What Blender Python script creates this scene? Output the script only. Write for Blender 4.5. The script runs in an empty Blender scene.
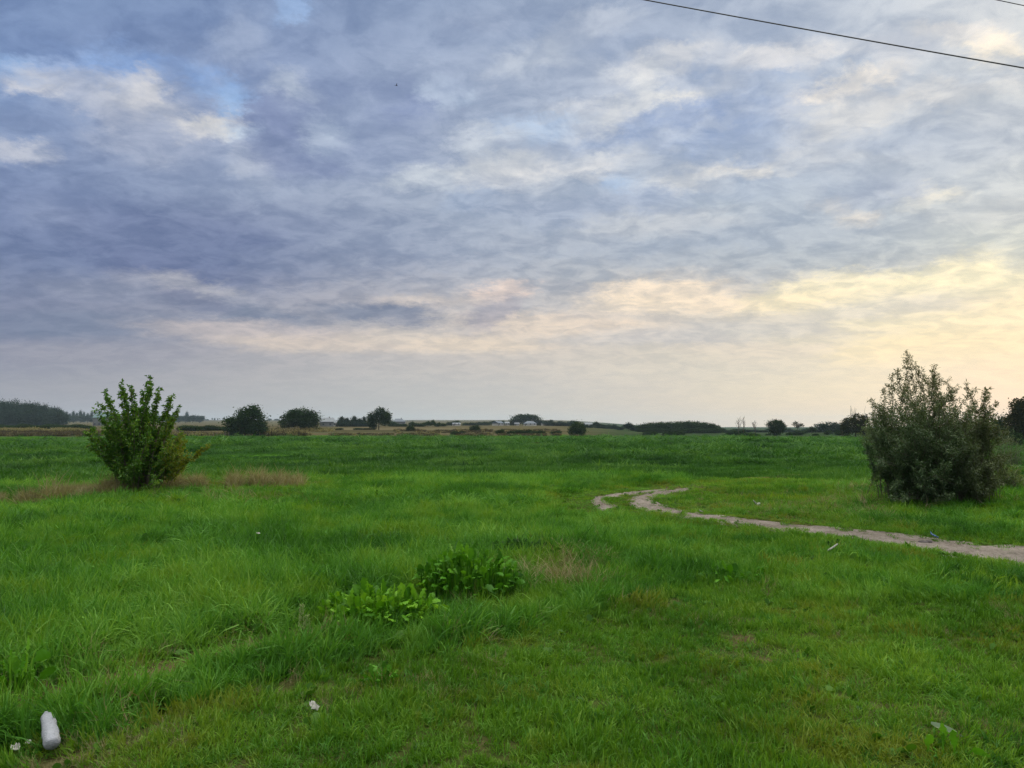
import bpy, math, random
import numpy as np
from mathutils import Vector
R = math.radians
rng = np.random.default_rng(7)
random.seed(7)
sc = bpy.context.scene
COL = sc.collection

# ---------------------------------------------------------------- camera
F = 740.0
HOR = 427.0
TH = math.atan((HOR - 384) / F)
CAMZ = 1.7
cam_d = bpy.data.cameras.new('camera')
cam_d.sensor_width = 36; cam_d.lens = 36 * F / 1024
cam_d.clip_start = 0.05; cam_d.clip_end = 20000
cam = bpy.data.objects.new('camera', cam_d); COL.objects.link(cam)
cam.location = (0, 0, CAMZ); cam.rotation_euler = (math.pi / 2 + TH, 0, 0)
sc.camera = cam
cT, sT = math.cos(TH), math.sin(TH)

def project(x, y, z):
    z = z - CAMZ
    f = y * cT + z * sT
    u = -y * sT + z * cT
    f = np.where(f > 0.05, f, 0.05)
    return 512 + F * x / f, 384 - F * u / f

def ray(px, py):
    a = (px - 512) / F; b = (384 - py) / F
    return np.array([a, cT - b * sT, sT + b * cT])

def at(px, py, depth):
    r = ray(px, py)
    return np.array([0, 0, CAMZ]) + r * (depth / r[1])

# ---------------------------------------------------------------- numeric noise
_perm = rng.integers(0, 2**31, 4096)
def _h(ix, iy, s):
    return ((ix * 73856093) ^ (iy * 19349663) ^ (s * 83492791)) & 4095
_val = rng.random(4096)
def vnoise(x, y, s=0):
    x = np.asarray(x, float); y = np.asarray(y, float)
    ix = np.floor(x).astype(np.int64); iy = np.floor(y).astype(np.int64)
    fx = x - ix; fy = y - iy
    fx = fx * fx * (3 - 2 * fx); fy = fy * fy * (3 - 2 * fy)
    a = _val[_h(ix, iy, s)]; b = _val[_h(ix + 1, iy, s)]
    c = _val[_h(ix, iy + 1, s)]; d = _val[_h(ix + 1, iy + 1, s)]
    return (a * (1 - fx) + b * fx) * (1 - fy) + (c * (1 - fx) + d * fx) * fy
def fbm(x, y, o=3, s=0):
    t = 0; a = 0.5; n = 0
    for i in range(o):
        t = t + a * vnoise(x * 2**i, y * 2**i, s + i * 7); n += a; a *= 0.5
    return t / n
def sst(a, b, x):
    t = np.clip((x - a) / (b - a), 0, 1)
    return t * t * (3 - 2 * t)

# ---------------------------------------------------------------- terrain
RISE_D = [0, 240, 300, 430, 700, 1000, 2000, 3000, 3500, 5200]
RISE_Z = [0, 0, 1.8, 3.4, 4.8, 6.8, 19, 31.5, 33, 28]
def T(x, y):
    x = np.asarray(x, float); y = np.asarray(y, float)
    d = np.hypot(x, y)
    z = -1.7 * sst(20, 65, np.where(y > 0, d, d))
    a = x / np.maximum(y, 1.0) * F + 512
    left = 1 - sst(545, 690, a)
    left = np.where(y > 50, left, 1 - sst(-200, 400, x))
    dr = np.maximum(y, .78 * d)
    z = z + np.interp(dr, RISE_D, RISE_Z) * left
    # gentle far rise to the right
    z = z + (1 - left) * np.interp(d, [0, 600, 2500, 5200], [0, 0, 2.0, 3.0])
    near = 1 - sst(60, 220, d)
    z = z + (fbm(x * .22 + 3, y * .22, 3, 5) - .5) * .22 * near * sst(2, 9, d)
    z = z + (fbm(x * 1.7, y * 1.7, 2, 9) - .5) * .06 * (1 - sst(25, 60, d))
    return z

def gp(px, py, tmax=6000):
    r = ray(px, py); o = np.array([0, 0, CAMZ])
    t = 1.5; last = t
    while t < tmax:
        p = o + r * t
        if p[2] < T(p[0], p[1]):
            lo, hi = last, t
            for _ in range(24):
                m = (lo + hi) / 2; p = o + r * m
                if p[2] < T(p[0], p[1]): hi = m
                else: lo = m
            return o + r * hi
        last = t; t *= 1.01; t += .02
    return o + r * tmax
def gpv(px, py):
    px = np.asarray(px, float); py = np.asarray(py, float)
    a = (px - 512) / F; b = (384 - py) / F
    r = np.stack([a, cT - b * sT, sT + b * cT], 1)
    lo = np.full(len(px), 1.5); hit = np.zeros(len(px), bool); hi = lo.copy(); t = lo.copy()
    while True:
        act = ~hit & (t < 6000)
        if not act.any(): break
        p = r[act] * t[act, None]
        h = p[:, 2] + CAMZ < T(p[:, 0], p[:, 1])
        ia = np.where(act)[0]
        hi[ia] = t[ia]; hit[ia[h]] = True
        nh = ia[~h]; lo[nh] = t[nh]; t[nh] = t[nh] * 1.01 + .02
    for _ in range(20):
        m = (lo + hi) / 2; p = r * m[:, None]
        h = p[:, 2] + CAMZ < T(p[:, 0], p[:, 1])
        hi = np.where(h, m, hi); lo = np.where(h, lo, m)
    return r * hi[:, None] + np.array([0, 0, CAMZ])
def onTv(px, d):
    px = np.asarray(px, float); d = np.asarray(d, float); x = (px - 512) / F * d
    return np.stack([x, d, T(x, d)], 1)
def onT(px, d):
    x = (px - 512) / F * d
    return np.array([x, d, float(T(x, d))])

# ---------------------------------------------------------------- helpers
def lin(c):
    return tuple(((v / 255) / 12.92 if v / 255 <= .04045 else ((v / 255 + .055) / 1.055) ** 2.4) for v in c)
def link(o, parent=None):
    COL.objects.link(o)
    if parent is not None: o.parent = parent
    return o
def tag(o, label=None, cat=None, group=None, kind=None):
    if label: o['label'] = label
    if cat: o['category'] = cat
    if group: o['group'] = group
    if kind: o['kind'] = kind
    return o
def empty(name, loc, rz=0, scale=(1, 1, 1)):
    o = bpy.data.objects.new(name, None); COL.objects.link(o)
    o.location = loc; o.rotation_euler = (0, 0, rz); o.scale = scale
    o.empty_display_size = .1
    return o
def npmesh(name, V, Fq, mat, smooth=False, attrs=None):
    """V (n,3); Fq (m,k) array of equal-size faces, or a list of lists."""
    me = bpy.data.meshes.new(name)
    if isinstance(Fq, np.ndarray):
        V = np.asarray(V, np.float32); m, k = Fq.shape
        me.vertices.add(len(V)); me.vertices.foreach_set('co', V.ravel())
        me.loops.add(m * k); me.loops.foreach_set('vertex_index', Fq.astype(np.int32).ravel())
        me.polygons.add(m); me.polygons.foreach_set('loop_start', np.arange(0, m * k, k, dtype=np.int32))
        me.polygons.foreach_set('loop_total', np.full(m, k, np.int32))
        me.update(calc_edges=True)
    else:
        me.from_pydata([tuple(v) for v in V], [], Fq)
    if attrs:
        for nm, arr in attrs.items():
            a = me.attributes.new(nm, 'FLOAT', 'POINT'); a.data.foreach_set('value', np.asarray(arr, np.float32))
    me.polygons.foreach_set('use_smooth', [smooth] * len(me.polygons))
    if mat: me.materials.append(mat)
    me.validate()
    return me
def obj(name, me, parent=None, loc=None):
    o = bpy.data.objects.new(name, me); link(o, parent)
    if loc is not None: o.location = loc
    return o

class MB:
    def __init__(s): s.v = []; s.f = []
    def box(s, x0, x1, y0, y1, z0, z1):
        b = len(s.v)
        s.v += [(x0,y0,z0),(x1,y0,z0),(x1,y1,z0),(x0,y1,z0),(x0,y0,z1),(x1,y0,z1),(x1,y1,z1),(x0,y1,z1)]
        s.f += [[b+i for i in q] for q in ((0,3,2,1),(4,5,6,7),(0,1,5,4),(1,2,6,5),(2,3,7,6),(3,0,4,7))]
    def tube(s, pts, rad, n=6):
        pts = [np.array(p, float) for p in pts]; b = len(s.v)
        for i, p in enumerate(pts):
            d = pts[min(i+1, len(pts)-1)] - pts[max(i-1, 0)]
            d = d / (np.linalg.norm(d) + 1e-9)
            a = np.cross(d, (0.3, 0.2, 1) if abs(d[2]) < .9 else (1, 0, 0)); a /= np.linalg.norm(a) + 1e-9
            c = np.cross(d, a)
            r = rad[i] if hasattr(rad, '__len__') else rad
            for k in range(n):
                t = 2 * math.pi * k / n
                s.v.append(tuple(p + r * (math.cos(t) * a + math.sin(t) * c)))
        for i in range(len(pts) - 1):
            for k in range(n):
                s.f.append([b+i*n+k, b+i*n+(k+1)%n, b+(i+1)*n+(k+1)%n, b+(i+1)*n+k])
        s.f.append([b+k for k in range(n)][::-1]); e = b + (len(pts)-1)*n; s.f.append([e+k for k in range(n)])
    def build(s, name, mat, parent=None, smooth=False):
        me = npmesh(name, s.v, s.f, mat, smooth)
        return obj(name, me, parent)

# ---------------------------------------------------------------- materials
class NT:
    def __init__(s, nt): s.nt = nt; s.n = nt.nodes; s.l = nt.links
    def new(s, t, **kw):
        x = s.n.new(t)
        for k, v in kw.items(): setattr(x, k, v)
        return x
    def put(s, sock, v):
        if hasattr(v, 'links') or isinstance(v, bpy.types.NodeSocket): s.l.new(v, sock)
        else: sock.default_value = v
    def math(s, op, a, b=None, c=None, clamp=False):
        x = s.new('ShaderNodeMath', operation=op, use_clamp=clamp); s.put(x.inputs[0], a)
        if b is not None: s.put(x.inputs[1], b)
        if c is not None: s.put(x.inputs[2], c)
        return x.outputs[0]
    def mix(s, f, a, b, bt='MIX'):
        x = s.new('ShaderNodeMix', data_type='RGBA', blend_type=bt)
        s.put(x.inputs[0], f)
        for i, v in ((6, a), (7, b)):
            if isinstance(v, tuple) and len(v) == 3: v = v + (1,)
            s.put(x.inputs[i], v)
        return x.outputs[2]
    def ramp(s, f, stops, interp='LINEAR'):
        x = s.new('ShaderNodeValToRGB'); cr = x.color_ramp; cr.interpolation = interp
        while len(cr.elements) < len(stops): cr.elements.new(.5)
        for e, (p, c) in zip(cr.elements, stops):
            e.position = p; e.color = (tuple(c) + (1,))[:4] if hasattr(c, '__len__') else (c, c, c, 1)
        s.put(x.inputs[0], f)
        return x.outputs[0]
    def noise(s, vec, scale, detail=3, rough=.55, dist=0, dim='3D'):
        x = s.new('ShaderNodeTexNoise', noise_dimensions=dim)
        if vec is not None: s.l.new(vec, x.inputs['Vector'])
        x.inputs['Scale'].default_value = scale; x.inputs['Detail'].default_value = detail
        x.inputs['Roughness'].default_value = rough; x.inputs['Distortion'].default_value = dist
        return x
    def mr(s, v, a, b, c=0., d=1., typ='SMOOTHSTEP'):
        x = s.new('ShaderNodeMapRange', interpolation_type=typ); s.put(x.inputs[0], v)
        for i, q in enumerate((a, b, c, d)): s.put(x.inputs[1+i], q)
        return x.outputs[0]

def mat_base(name):
    m = bpy.data.materials.new(name); m.use_nodes = True
    t = NT(m.node_tree); t.n.clear()
    out = t.new('ShaderNodeOutputMaterial')
    return m, t, out
def leaf_shader(t, out, col, trans=.35, gloss=.05, rough=.5, tcol=None):
    d = t.new('ShaderNodeBsdfDiffuse'); t.l.new(col, d.inputs[0])
    tr = t.new('ShaderNodeBsdfTranslucent')
    tc = t.mix(1.0, col, (1.15, 1.1, .55), 'MULTIPLY'); t.l.new(tc, tr.inputs[0])
    m1 = t.new('ShaderNodeMixShader'); m1.inputs[0].default_value = trans
    t.l.new(d.outputs[0], m1.inputs[1]); t.l.new(tr.outputs[0], m1.inputs[2])
    g = t.new('ShaderNodeBsdfGlossy'); g.inputs['Roughness'].default_value = rough; g.inputs[0].default_value = (1, 1, 1, 1)
    m2 = t.new('ShaderNodeMixShader'); m2.inputs[0].default_value = gloss
    t.l.new(m1.outputs[0], m2.inputs[1]); t.l.new(g.outputs[0], m2.inputs[2])
    t.l.new(m2.outputs[0], out.inputs[0])
def foliage_mat(name, cols, patch=.35, pscale=.4, dry=None, attr=None, acol=None, trans=.35, gloss=.04, inst=False):
    """cols: dark, mid, light base colours, varied leaf by leaf and in patches through space."""
    m, t, out = mat_base(name)
    geo = t.new('ShaderNodeNewGeometry')
    n = t.noise(geo.outputs['Position'], pscale, 3, .6)
    oi = t.new('ShaderNodeObjectInfo')
    rnd = t.math('ADD', t.math('MULTIPLY', geo.outputs['Random Per Island'], .6), t.math('MULTIPLY', oi.outputs['Random'], .4)) if inst else geo.outputs['Random Per Island']
    v = t.math('ADD', t.math('MULTIPLY', rnd, 1 - patch), t.math('MULTIPLY', t.mr(n.outputs[0], .3, .7), patch))
    c = t.ramp(v, [(0, cols[0]), (.5, cols[1]), (1, cols[2])])
    if dry:
        n2 = t.noise(geo.outputs['Position'], dry[2], 4, .65)
        c = t.mix(t.math('MULTIPLY', t.mr(n2.outputs[0], dry[1], dry[1] + .14), dry[3]), c, dry[0])
    if attr:
        at_ = t.new('ShaderNodeAttribute', attribute_name=attr)
        c = t.mix(at_.outputs['Fac'], c, acol)
    leaf_shader(t, out, c, trans, gloss)
    return m
def simple_mat(name, col, rough=.8, var=.25, scale=6, metallic=0, bump=0):
    m, t, out = mat_base(name)
    tc = t.new('ShaderNodeTexCoord')
    n = t.noise(tc.outputs['Object'], scale, 5, .6)
    f = t.mr(n.outputs[0], .3, .7, 1 - var, 1 + var, 'LINEAR')
    c = t.mix(1.0, tuple(col), f, 'MULTIPLY')
    p = t.new('ShaderNodeBsdfPrincipled'); t.l.new(c, p.inputs['Base Color'])
    p.inputs['Roughness'].default_value = rough; p.inputs['Metallic'].default_value = metallic
    if bump:
        b = t.new('ShaderNodeBump'); b.inputs['Strength'].default_value = bump; b.inputs['Distance'].default_value = .02
        t.l.new(n.outputs[0], b.inputs['Height']); t.l.new(b.outputs[0], p.inputs['Normal'])
    t.l.new(p.outputs[0], out.inputs[0])
    return m

#==SKY==
# ---------------------------------------------------------------- sky
SUN_AZ, SUN_EL = R(41), R(9)
world = bpy.data.worlds.new('World'); sc.world = world; world.use_nodes = True
w = NT(world.node_tree); w.n.clear()
wout = w.new('ShaderNodeOutputWorld'); bg = w.new('ShaderNodeBackground')
w.l.new(bg.outputs[0], wout.inputs[0])
tc = w.new('ShaderNodeTexCoord'); D = tc.outputs['Generated']
sep = w.new('ShaderNodeSeparateXYZ'); w.l.new(D, sep.inputs[0])
X, Y, Z = sep.outputs
az = w.math('ARCTAN2', X, Y)
el = w.math('ARCSINE', Z)
def azel(px, py):
    r = ray(px, py); r = r / np.linalg.norm(r)
    return math.atan2(r[0], r[1]), math.asin(r[2])
# cloud-plane coordinates (perspective of a flat cloud deck)
zc = w.math('ADD', w.math('MAXIMUM', Z, 0.0), 0.22)
cu = w.math('DIVIDE', X, zc); cv = w.math('DIVIDE', Y, zc)
comb = w.new('ShaderNodeCombineXYZ'); w.l.new(cu, comb.inputs[0]); w.l.new(cv, comb.inputs[1])
CP = comb.outputs[0]
# ragged warp of az / el for every painted cloud mass
wn = w.noise(CP, 1.6, 2, .5, dim='2D')
wn2 = w.noise(CP, 14.0, 5, .70, dim='2D')
s1 = w.new('ShaderNodeSeparateColor'); w.l.new(wn.outputs['Color'], s1.inputs[0])
s2 = w.new('ShaderNodeSeparateColor'); w.l.new(wn2.outputs['Color'], s2.inputs[0])
def warp(base, a, b, ka, kb):
    q = w.math('MULTIPLY_ADD', w.math('SUBTRACT', a, .5), ka, base)
    return w.math('MULTIPLY_ADD', w.math('SUBTRACT', b, .5), kb, q)
Yp = w.math('MAXIMUM', Y, .2)
U_ = w.math('DIVIDE', X, Yp); V_ = w.math('DIVIDE', Z, Yp)
elp = w.math('MAXIMUM', V_, 0.)
def uv(px, py):
    r = ray(px, py); return r[0] / r[1], r[2] / r[1]
azw = warp(U_, s1.outputs[0], s2.outputs[0], .012, .07)
elw = warp(V_, s1.outputs[1], s2.outputs[1], w.math('MULTIPLY_ADD', elp, .02, .001), w.math('MULTIPLY_ADD', elp, .12, .002))
# base colour field: rows over elevation, ramps over azimuth
rows = [
 (420, [(140,142,160),(150,150,165),(158,157,170),(166,166,174),(176,175,180),(188,184,184),(204,193,187),(220,203,188),(232,211,187),(244,208,182),(250,212,174)]),
 (388, [(140,142,160),(150,150,166),(157,156,169),(168,166,175),(178,176,182),(188,184,187),(203,194,190),(218,206,192),(232,216,192),(244,214,186),(250,218,178)]),
 (348, [(112,118,150),(124,128,156),(140,141,162),(162,158,170),(185,178,182),(198,187,185),(204,194,188),(214,204,192),(226,214,192),(236,218,178),(248,224,180)]),
 (305, [(100,110,150),(110,119,154),(118,123,153),(143,145,168),(164,160,173),(176,173,182),(192,184,183),(214,202,192),(220,211,195),(232,220,184),(240,222,184)]),
 (255, [(90,105,150),(97,112,155),(103,117,158),(114,126,164),(137,147,177),(152,161,186),(162,169,190),(172,179,196),(180,186,197),(200,202,198),(215,210,195)]),
 (200, [(98,115,160),(106,122,167),(117,132,172),(138,150,183),(146,157,186),(160,170,194),(172,181,201),(170,181,204),(178,186,203),(192,196,205),(200,202,205)]),
 (140, [(104,124,172),(110,130,176),(128,142,180),(132,147,186),(128,142,180),(158,169,197),(168,178,204),(162,175,206),(178,186,207),(190,195,208),(200,202,210)]),
 (75,  [(110,136,186),(118,144,194),(140,156,196),(126,143,186),(135,149,186),(150,163,194),(172,181,206),(168,180,208),(184,191,210),(202,204,212),(208,208,214)]),
 (5,   [(96,120,172),(102,126,176),(108,131,178),(118,138,182),(124,142,182),(138,153,187),(152,165,195),(170,180,205),(190,196,213),(204,206,216),(206,208,218)]),
]
colx = [-150, 0, 128, 256, 384, 512, 640, 768, 896, 1024, 1200]
def feat_field(feats):
    """colour of the cloud deck on a pixel-wide grid of directions: base rows, then every cloud mass"""
    gx = np.linspace(-140, 1160, 131); gy = np.array(SKYROWS, float)
    ry = np.array([r[0] for r in rows], float); rc = np.array([[lin(c) for c in r[1]] for r in rows])
    o = np.argsort(ry); ry = ry[o]; rc = rc[o]
    C = np.zeros((len(gy), len(gx), 3))
    for k in range(3):
        tmp = np.stack([np.interp(gx, colx, rc[i, :, k]) for i in range(len(ry))])
        ker = np.ones(9) / 9
        tmp = np.stack([np.convolve(np.pad(t_, 4, 'edge'), ker, 'valid') for t_ in tmp])
        for j in range(len(gx)): C[:, j, k] = np.interp(gy, ry, tmp[:, j])
    GX, GY = np.meshgrid(gx, gy)
    for (px, py, rx, ryy, rot, c, st) in feats:
        a = R(rot); dx = GX - px; dy = -(GY - py)
        u = (dx * math.cos(a) + dy * math.sin(a)) / (rx * 1.42); v = (-dx * math.sin(a) + dy * math.cos(a)) / (max(ryy, 7) * 1.42)
        f = np.clip((1 - np.hypot(u, v)) / .55, 0, 1); f = (f * f * (3 - 2 * f) * st * .9)[..., None]
        C = C * (1 - f) + np.array(lin(c)) * f
    return gx, gy, C
def pick_stops(Crow, n=32):
    """the n grid columns that follow the row best when joined linearly"""
    keep = [0, len(Crow) - 1]; idx = np.arange(len(Crow))
    while len(keep) < n:
        keep.sort()
        ap = np.stack([np.interp(idx, keep, Crow[keep, k]) for k in range(3)], 1)
        e = np.abs(ap - Crow).sum(1); keep.append(int(e.argmax()))
    return sorted(set(keep))
SKYROWS = list(range(2, 284, 12)) + list(range(284, 364, 8)) + [370] + [388, 405, 422]
feats = [
 (95,62,85,12,0,(128,162,222),.75),(12,66,26,10,0,(132,170,226),.8),(215,84,38,10,-20,(122,160,222),.7),(232,100,16,14,0,(150,185,235),.6),
 (60,80,58,17,-8,(186,190,212),.75),(30,84,26,9,0,(212,208,215),.6),(142,92,30,17,-25,(206,204,214),.95),(112,108,28,18,-20,(188,190,210),.7),
 (212,128,44,13,-12,(214,210,214),.95),(240,134,18,10,0,(160,195,240),.5),(150,140,60,24,-10,(168,174,200),.6),(16,150,34,13,-10,(188,190,208),.8),
 (60,42,60,16,10,(96,120,172),.6),(150,25,70,22,0,(104,127,176),.6),(240,40,30,24,0,(160,172,204),.5),(292,8,16,12,0,(150,180,230),.7),
 (292,95,26,20,-40,(188,196,216),.85),(262,166,32,15,0,(178,184,206),.7),(285,120,38,24,-35,(104,118,164),.9),(302,165,42,15,0,(112,126,170),.9),(262,132,20,28,0,(110,124,170),.7),
 (320,100,28,18,0,(118,134,178),.6),(322,138,24,18,-20,(176,188,214),.7),(405,104,32,17,0,(112,128,174),.85),(362,108,26,18,0,(146,160,195),.6),(452,92,28,9,-10,(176,190,218),.8),(452,91,14,5,0,(124,140,180),.6),
 (430,176,44,9,5,(196,202,218),.85),(500,165,44,13,10,(212,212,220),.85),(480,138,30,13,15,(196,202,218),.7),(372,155,50,15,0,(136,150,188),.5),(472,202,26,14,0,(140,160,198),.5),
 (40,205,90,20,-5,(102,118,164),.5),(90,232,70,14,-20,(130,142,178),.6),(60,250,90,22,-10,(94,110,156),.6),(185,245,120,34,-8,(92,106,152),.85),(160,272,60,16,-10,(88,100,146),.7),(250,225,90,20,0,(108,120,162),.5),
 (345,225,100,22,-5,(126,138,172),.4),(330,262,90,16,0,(128,138,170),.5),(180,288,70,10,-10,(150,152,174),.7),(105,290,60,12,-5,(132,138,166),.5),
 (60,325,100,14,-3,(100,114,148),.7),(90,350,120,9,0,(150,148,166),.6),(260,332,120,10,-3,(196,182,184),.7),(320,345,100,7,-2,(214,196,186),.7),(430,340,90,8,-3,(216,200,188),.6),(440,300,60,7,0,(210,194,188),.6),(190,284,50,5,-12,(176,172,182),.5),
 (560,302,70,12,6,(178,176,186),.7),(612,308,80,9,3,(186,182,190),.7),(660,290,62,16,2,(246,224,204),.95),(690,304,110,10,0,(244,222,200),.8),(565,325,110,12,-2,(230,208,192),.7),(480,345,70,8,0,(226,206,190),.6),
 (700,333,140,10,3,(196,190,194),.85),(830,322,110,10,4,(208,202,196),.7),(905,303,95,12,4,(214,208,198),.85),(760,350,80,6,0,(222,206,196),.6),(850,288,80,14,4,(246,232,200),.9),(800,300,60,9,6,(250,232,196),.8),(960,280,70,14,0,(240,230,196),.9),
 (1030,318,60,28,0,(240,224,184),.7),(980,340,110,14,2,(240,222,176),.9),(905,352,70,10,2,(250,228,188),.7),(920,322,80,6,3,(252,236,190),.6),(700,372,120,8,0,(214,204,196),.5),(925,378,90,8,0,(240,222,196),.5),
 (700,88,60,10,14,(224,220,222),.9),(660,62,60,12,18,(216,214,222),.8),(645,88,14,22,10,(222,222,230),.8),(570,122,60,17,14,(204,206,220),.8),(540,128,32,14,0,(160,185,225),.7),(702,118,90,14,10,(146,164,206),.9),(665,140,90,11,10,(150,168,208),.8),(740,75,80,12,10,(150,168,206),.6),
 (625,112,40,10,18,(214,214,222),.7),(690,128,120,7,16,(200,204,218),.5),(848,84,60,10,20,(236,226,222),.9),(790,52,70,12,5,(222,218,224),.8),(905,45,50,14,0,(214,214,226),.6),(1000,48,34,12,0,(252,238,224),.95),(960,30,50,10,0,(234,226,226),.7),(850,120,60,22,18,(218,214,216),.7),(940,96,40,10,6,(222,216,218),.7),
 (560,170,80,9,6,(214,212,220),.85),(600,158,60,7,8,(206,208,220),.6),(632,182,30,9,-10,(150,178,222),.8),(742,170,60,8,8,(222,216,216),.85),(690,175,60,7,6,(214,212,218),.7),(850,215,30,7,-12,(232,220,212),.85),(930,198,34,6,6,(234,226,216),.8),(852,160,70,9,4,(196,198,208),.5),
 (880,142,60,13,4,(172,182,206),.7),(870,192,60,12,6,(170,178,202),.8),(980,135,60,16,4,(178,186,206),.6),(930,162,70,10,0,(176,184,204),.6),(600,205,90,13,6,(154,166,198),.7),(520,205,60,12,0,(158,168,196),.6),(665,222,90,10,3,(190,192,204),.7),(660,246,120,12,4,(162,172,194),.7),(820,232,70,12,4,(172,180,198),.6),
 (770,262,130,14,3,(166,174,190),.8),(905,262,90,10,3,(182,186,194),.7),(975,262,40,8,3,(250,236,200),.8),(640,268,120,12,3,(170,174,188),.7),(990,215,60,14,4,(190,192,200),.6),(760,205,70,9,6,(178,186,202),.6),(560,250,80,12,0,(164,170,190),.5),
 (245,312,74,7.5,-8,(106,116,146),1.),(190,299,40,8,-14,(106,112,146),.9),(375,311,60,8.5,0,(106,116,146),1.),(404,319,32,4.5,-6,(126,130,154),.9),(494,312,30,13,25,(150,146,164),.9),(502,291,30,8,5,(230,206,198),.9),
 (590,28,50,16,14,(188,194,214),.6),(540,60,50,12,14,(192,198,216),.6),(520,30,50,16,10,(140,156,192),.5),(610,40,40,12,10,(150,165,200),.5),(470,40,50,20,20,(150,160,192),.4),
]
gx, gy, CC = feat_field(feats)
AZH = .95
azf = w.math('MULTIPLY_ADD', azw, 1 / (2 * AZH), .5)
field = None; prev_el = None
for ri in range(len(gy) - 1, -1, -1):
    ks = pick_stops(CC[ri]); stops = []
    for k in ks:
        u = uv(gx[k], gy[ri])[0] / (2 * AZH) + .5
        stops.append((min(max(u, 0.), 1.), tuple(CC[ri, k])))
    rr = w.ramp(azf, stops); e = uv(512, gy[ri])[1]
    field = rr if field is None else w.mix(w.mr(elw, prev_el, e, typ='LINEAR'), field, rr)
    prev_el = e
field = w.mix(w.mr(Y, .70, .25), field, lin((150, 155, 172)))
# above the frame: unseen zenith sky, brightness raised to light the ground
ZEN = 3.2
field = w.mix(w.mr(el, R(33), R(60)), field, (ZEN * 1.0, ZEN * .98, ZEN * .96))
field = w.mix(w.mr(el, R(2), R(9), .0, .12), field, lin((165, 172, 192)))
glow = w.math('MULTIPLY', w.mr(U_, .25, .70), w.mr(V_, .26, .12, 0., .42))
field = w.mix(glow, field, lin((240, 220, 206)))
# fine cloud texture in the cloud plane
st_ = w.new('ShaderNodeMapping'); st_.inputs['Rotation'].default_value = (0, 0, R(20)); st_.inputs['Scale'].default_value = (.9, 1.1, 1)
w.l.new(CP, st_.inputs[0])
nA = w.noise(st_.outputs[0], 8.5, 8, .58, .35, dim='2D')
nB = w.noise(CP, 2.0, 3, .55, dim='2D')
nD = w.noise(st_.outputs[0], 20, 4, .62, .3, dim='2D')
amp = w.mr(el, R(1), R(11), .12, 1.0)
va = w.math('MULTIPLY', w.math('SUBTRACT', w.mr(nA.outputs[0], .36, .64), .5), .30)
vb = w.math('MULTIPLY', w.math('SUBTRACT', nB.outputs[0], .5), .34)
vd = w.math('MULTIPLY', w.math('SUBTRACT', nD.outputs[0], .5), .42)
vv = w.math('MULTIPLY', w.math('ADD', w.math('ADD', va, vb), vd), amp)
gc = w.new('ShaderNodeCombineXYZ')
w.l.new(w.math('MULTIPLY_ADD', vv, 1.05, 1.15), gc.inputs[0]); w.l.new(w.math('MULTIPLY_ADD', vv, .9, 1.165), gc.inputs[1]); w.l.new(w.math('MULTIPLY_ADD', vv, .60, 1.08), gc.inputs[2])
field = w.mix(1.0, field, gc.outputs[0], 'MULTIPLY')
# clear air between the clouds: Nishita
sky = w.new('ShaderNodeTexSky', sky_type='NISHITA'); sky.sun_disc = False
sky.sun_elevation = SUN_EL; sky.sun_rotation = SUN_AZ; sky.air_density = 1.2; sky.dust_density = 1.0
nish = w.mix(1.0, sky.outputs[0], (.06, .06, .06), 'MULTIPLY')
field = w.mix(.95, nish, field)
# below the horizon
field = w.mix(w.mr(el, R(-3), R(-.2)), (.10, .12, .08), field)
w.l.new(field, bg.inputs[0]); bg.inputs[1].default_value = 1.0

world.cycles.sampling_method = 'MANUAL'; world.cycles.sample_map_resolution = 256
sun_d = bpy.data.lights.new('sun', 'SUN'); sun_d.energy = 2.0; sun_d.angle = R(14); sun_d.color = (1, .82, .6)
sun = bpy.data.objects.new('sun', sun_d); COL.objects.link(sun)
sd = Vector((math.sin(SUN_AZ) * math.cos(SUN_EL), math.cos(SUN_AZ) * math.cos(SUN_EL), math.sin(SUN_EL)))
sun.rotation_euler = sd.to_track_quat('Z', 'Y').to_euler()
#==ENDSKY==

# ---------------------------------------------------------------- zones
def inpoly(px, py, poly):
    ins = np.zeros(np.shape(px), bool); n = len(poly)
    for i in range(n):
        x0, y0 = poly[i]; x1, y1 = poly[(i + 1) % n]
        if y0 == y1: continue
        c = ((y0 > py) != (y1 > py)) & (px < (x1 - x0) * (py - y0) / (y1 - y0) + x0)
        ins ^= c
    return ins
def dist_poly(x, y, pts):
    """distance to a polyline in ground metres"""
    best = np.full(np.shape(x), 1e9)
    for (ax, ay), (bx, by) in zip(pts[:-1], pts[1:]):
        dx, dy = bx - ax, by - ay; L = dx * dx + dy * dy + 1e-9
        t = np.clip(((x - ax) * dx + (y - ay) * dy) / L, 0, 1)
        best = np.minimum(best, np.hypot(x - ax - t * dx, y - ay - t * dy))
    return best
def gxy(pts): return [tuple(gp(*p)[:2]) for p in pts]
# lane of short trodden grass: everything below this pixel line
LANE = [(-400, 800), (-60, 765), (0, 752), (60, 748), (120, 732), (190, 712), (260, 692), (340, 674), (430, 655), (505, 638), (565, 620), (630, 604), (710, 596), (800, 600), (1100, 604), (1500, 610)]
LX = [p[0] for p in LANE]; LY = [p[1] for p in LANE]
GULLY = gxy([(-60, 716), (30, 705), (105, 688), (170, 668), (235, 652), (290, 640), (345, 626)])
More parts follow.
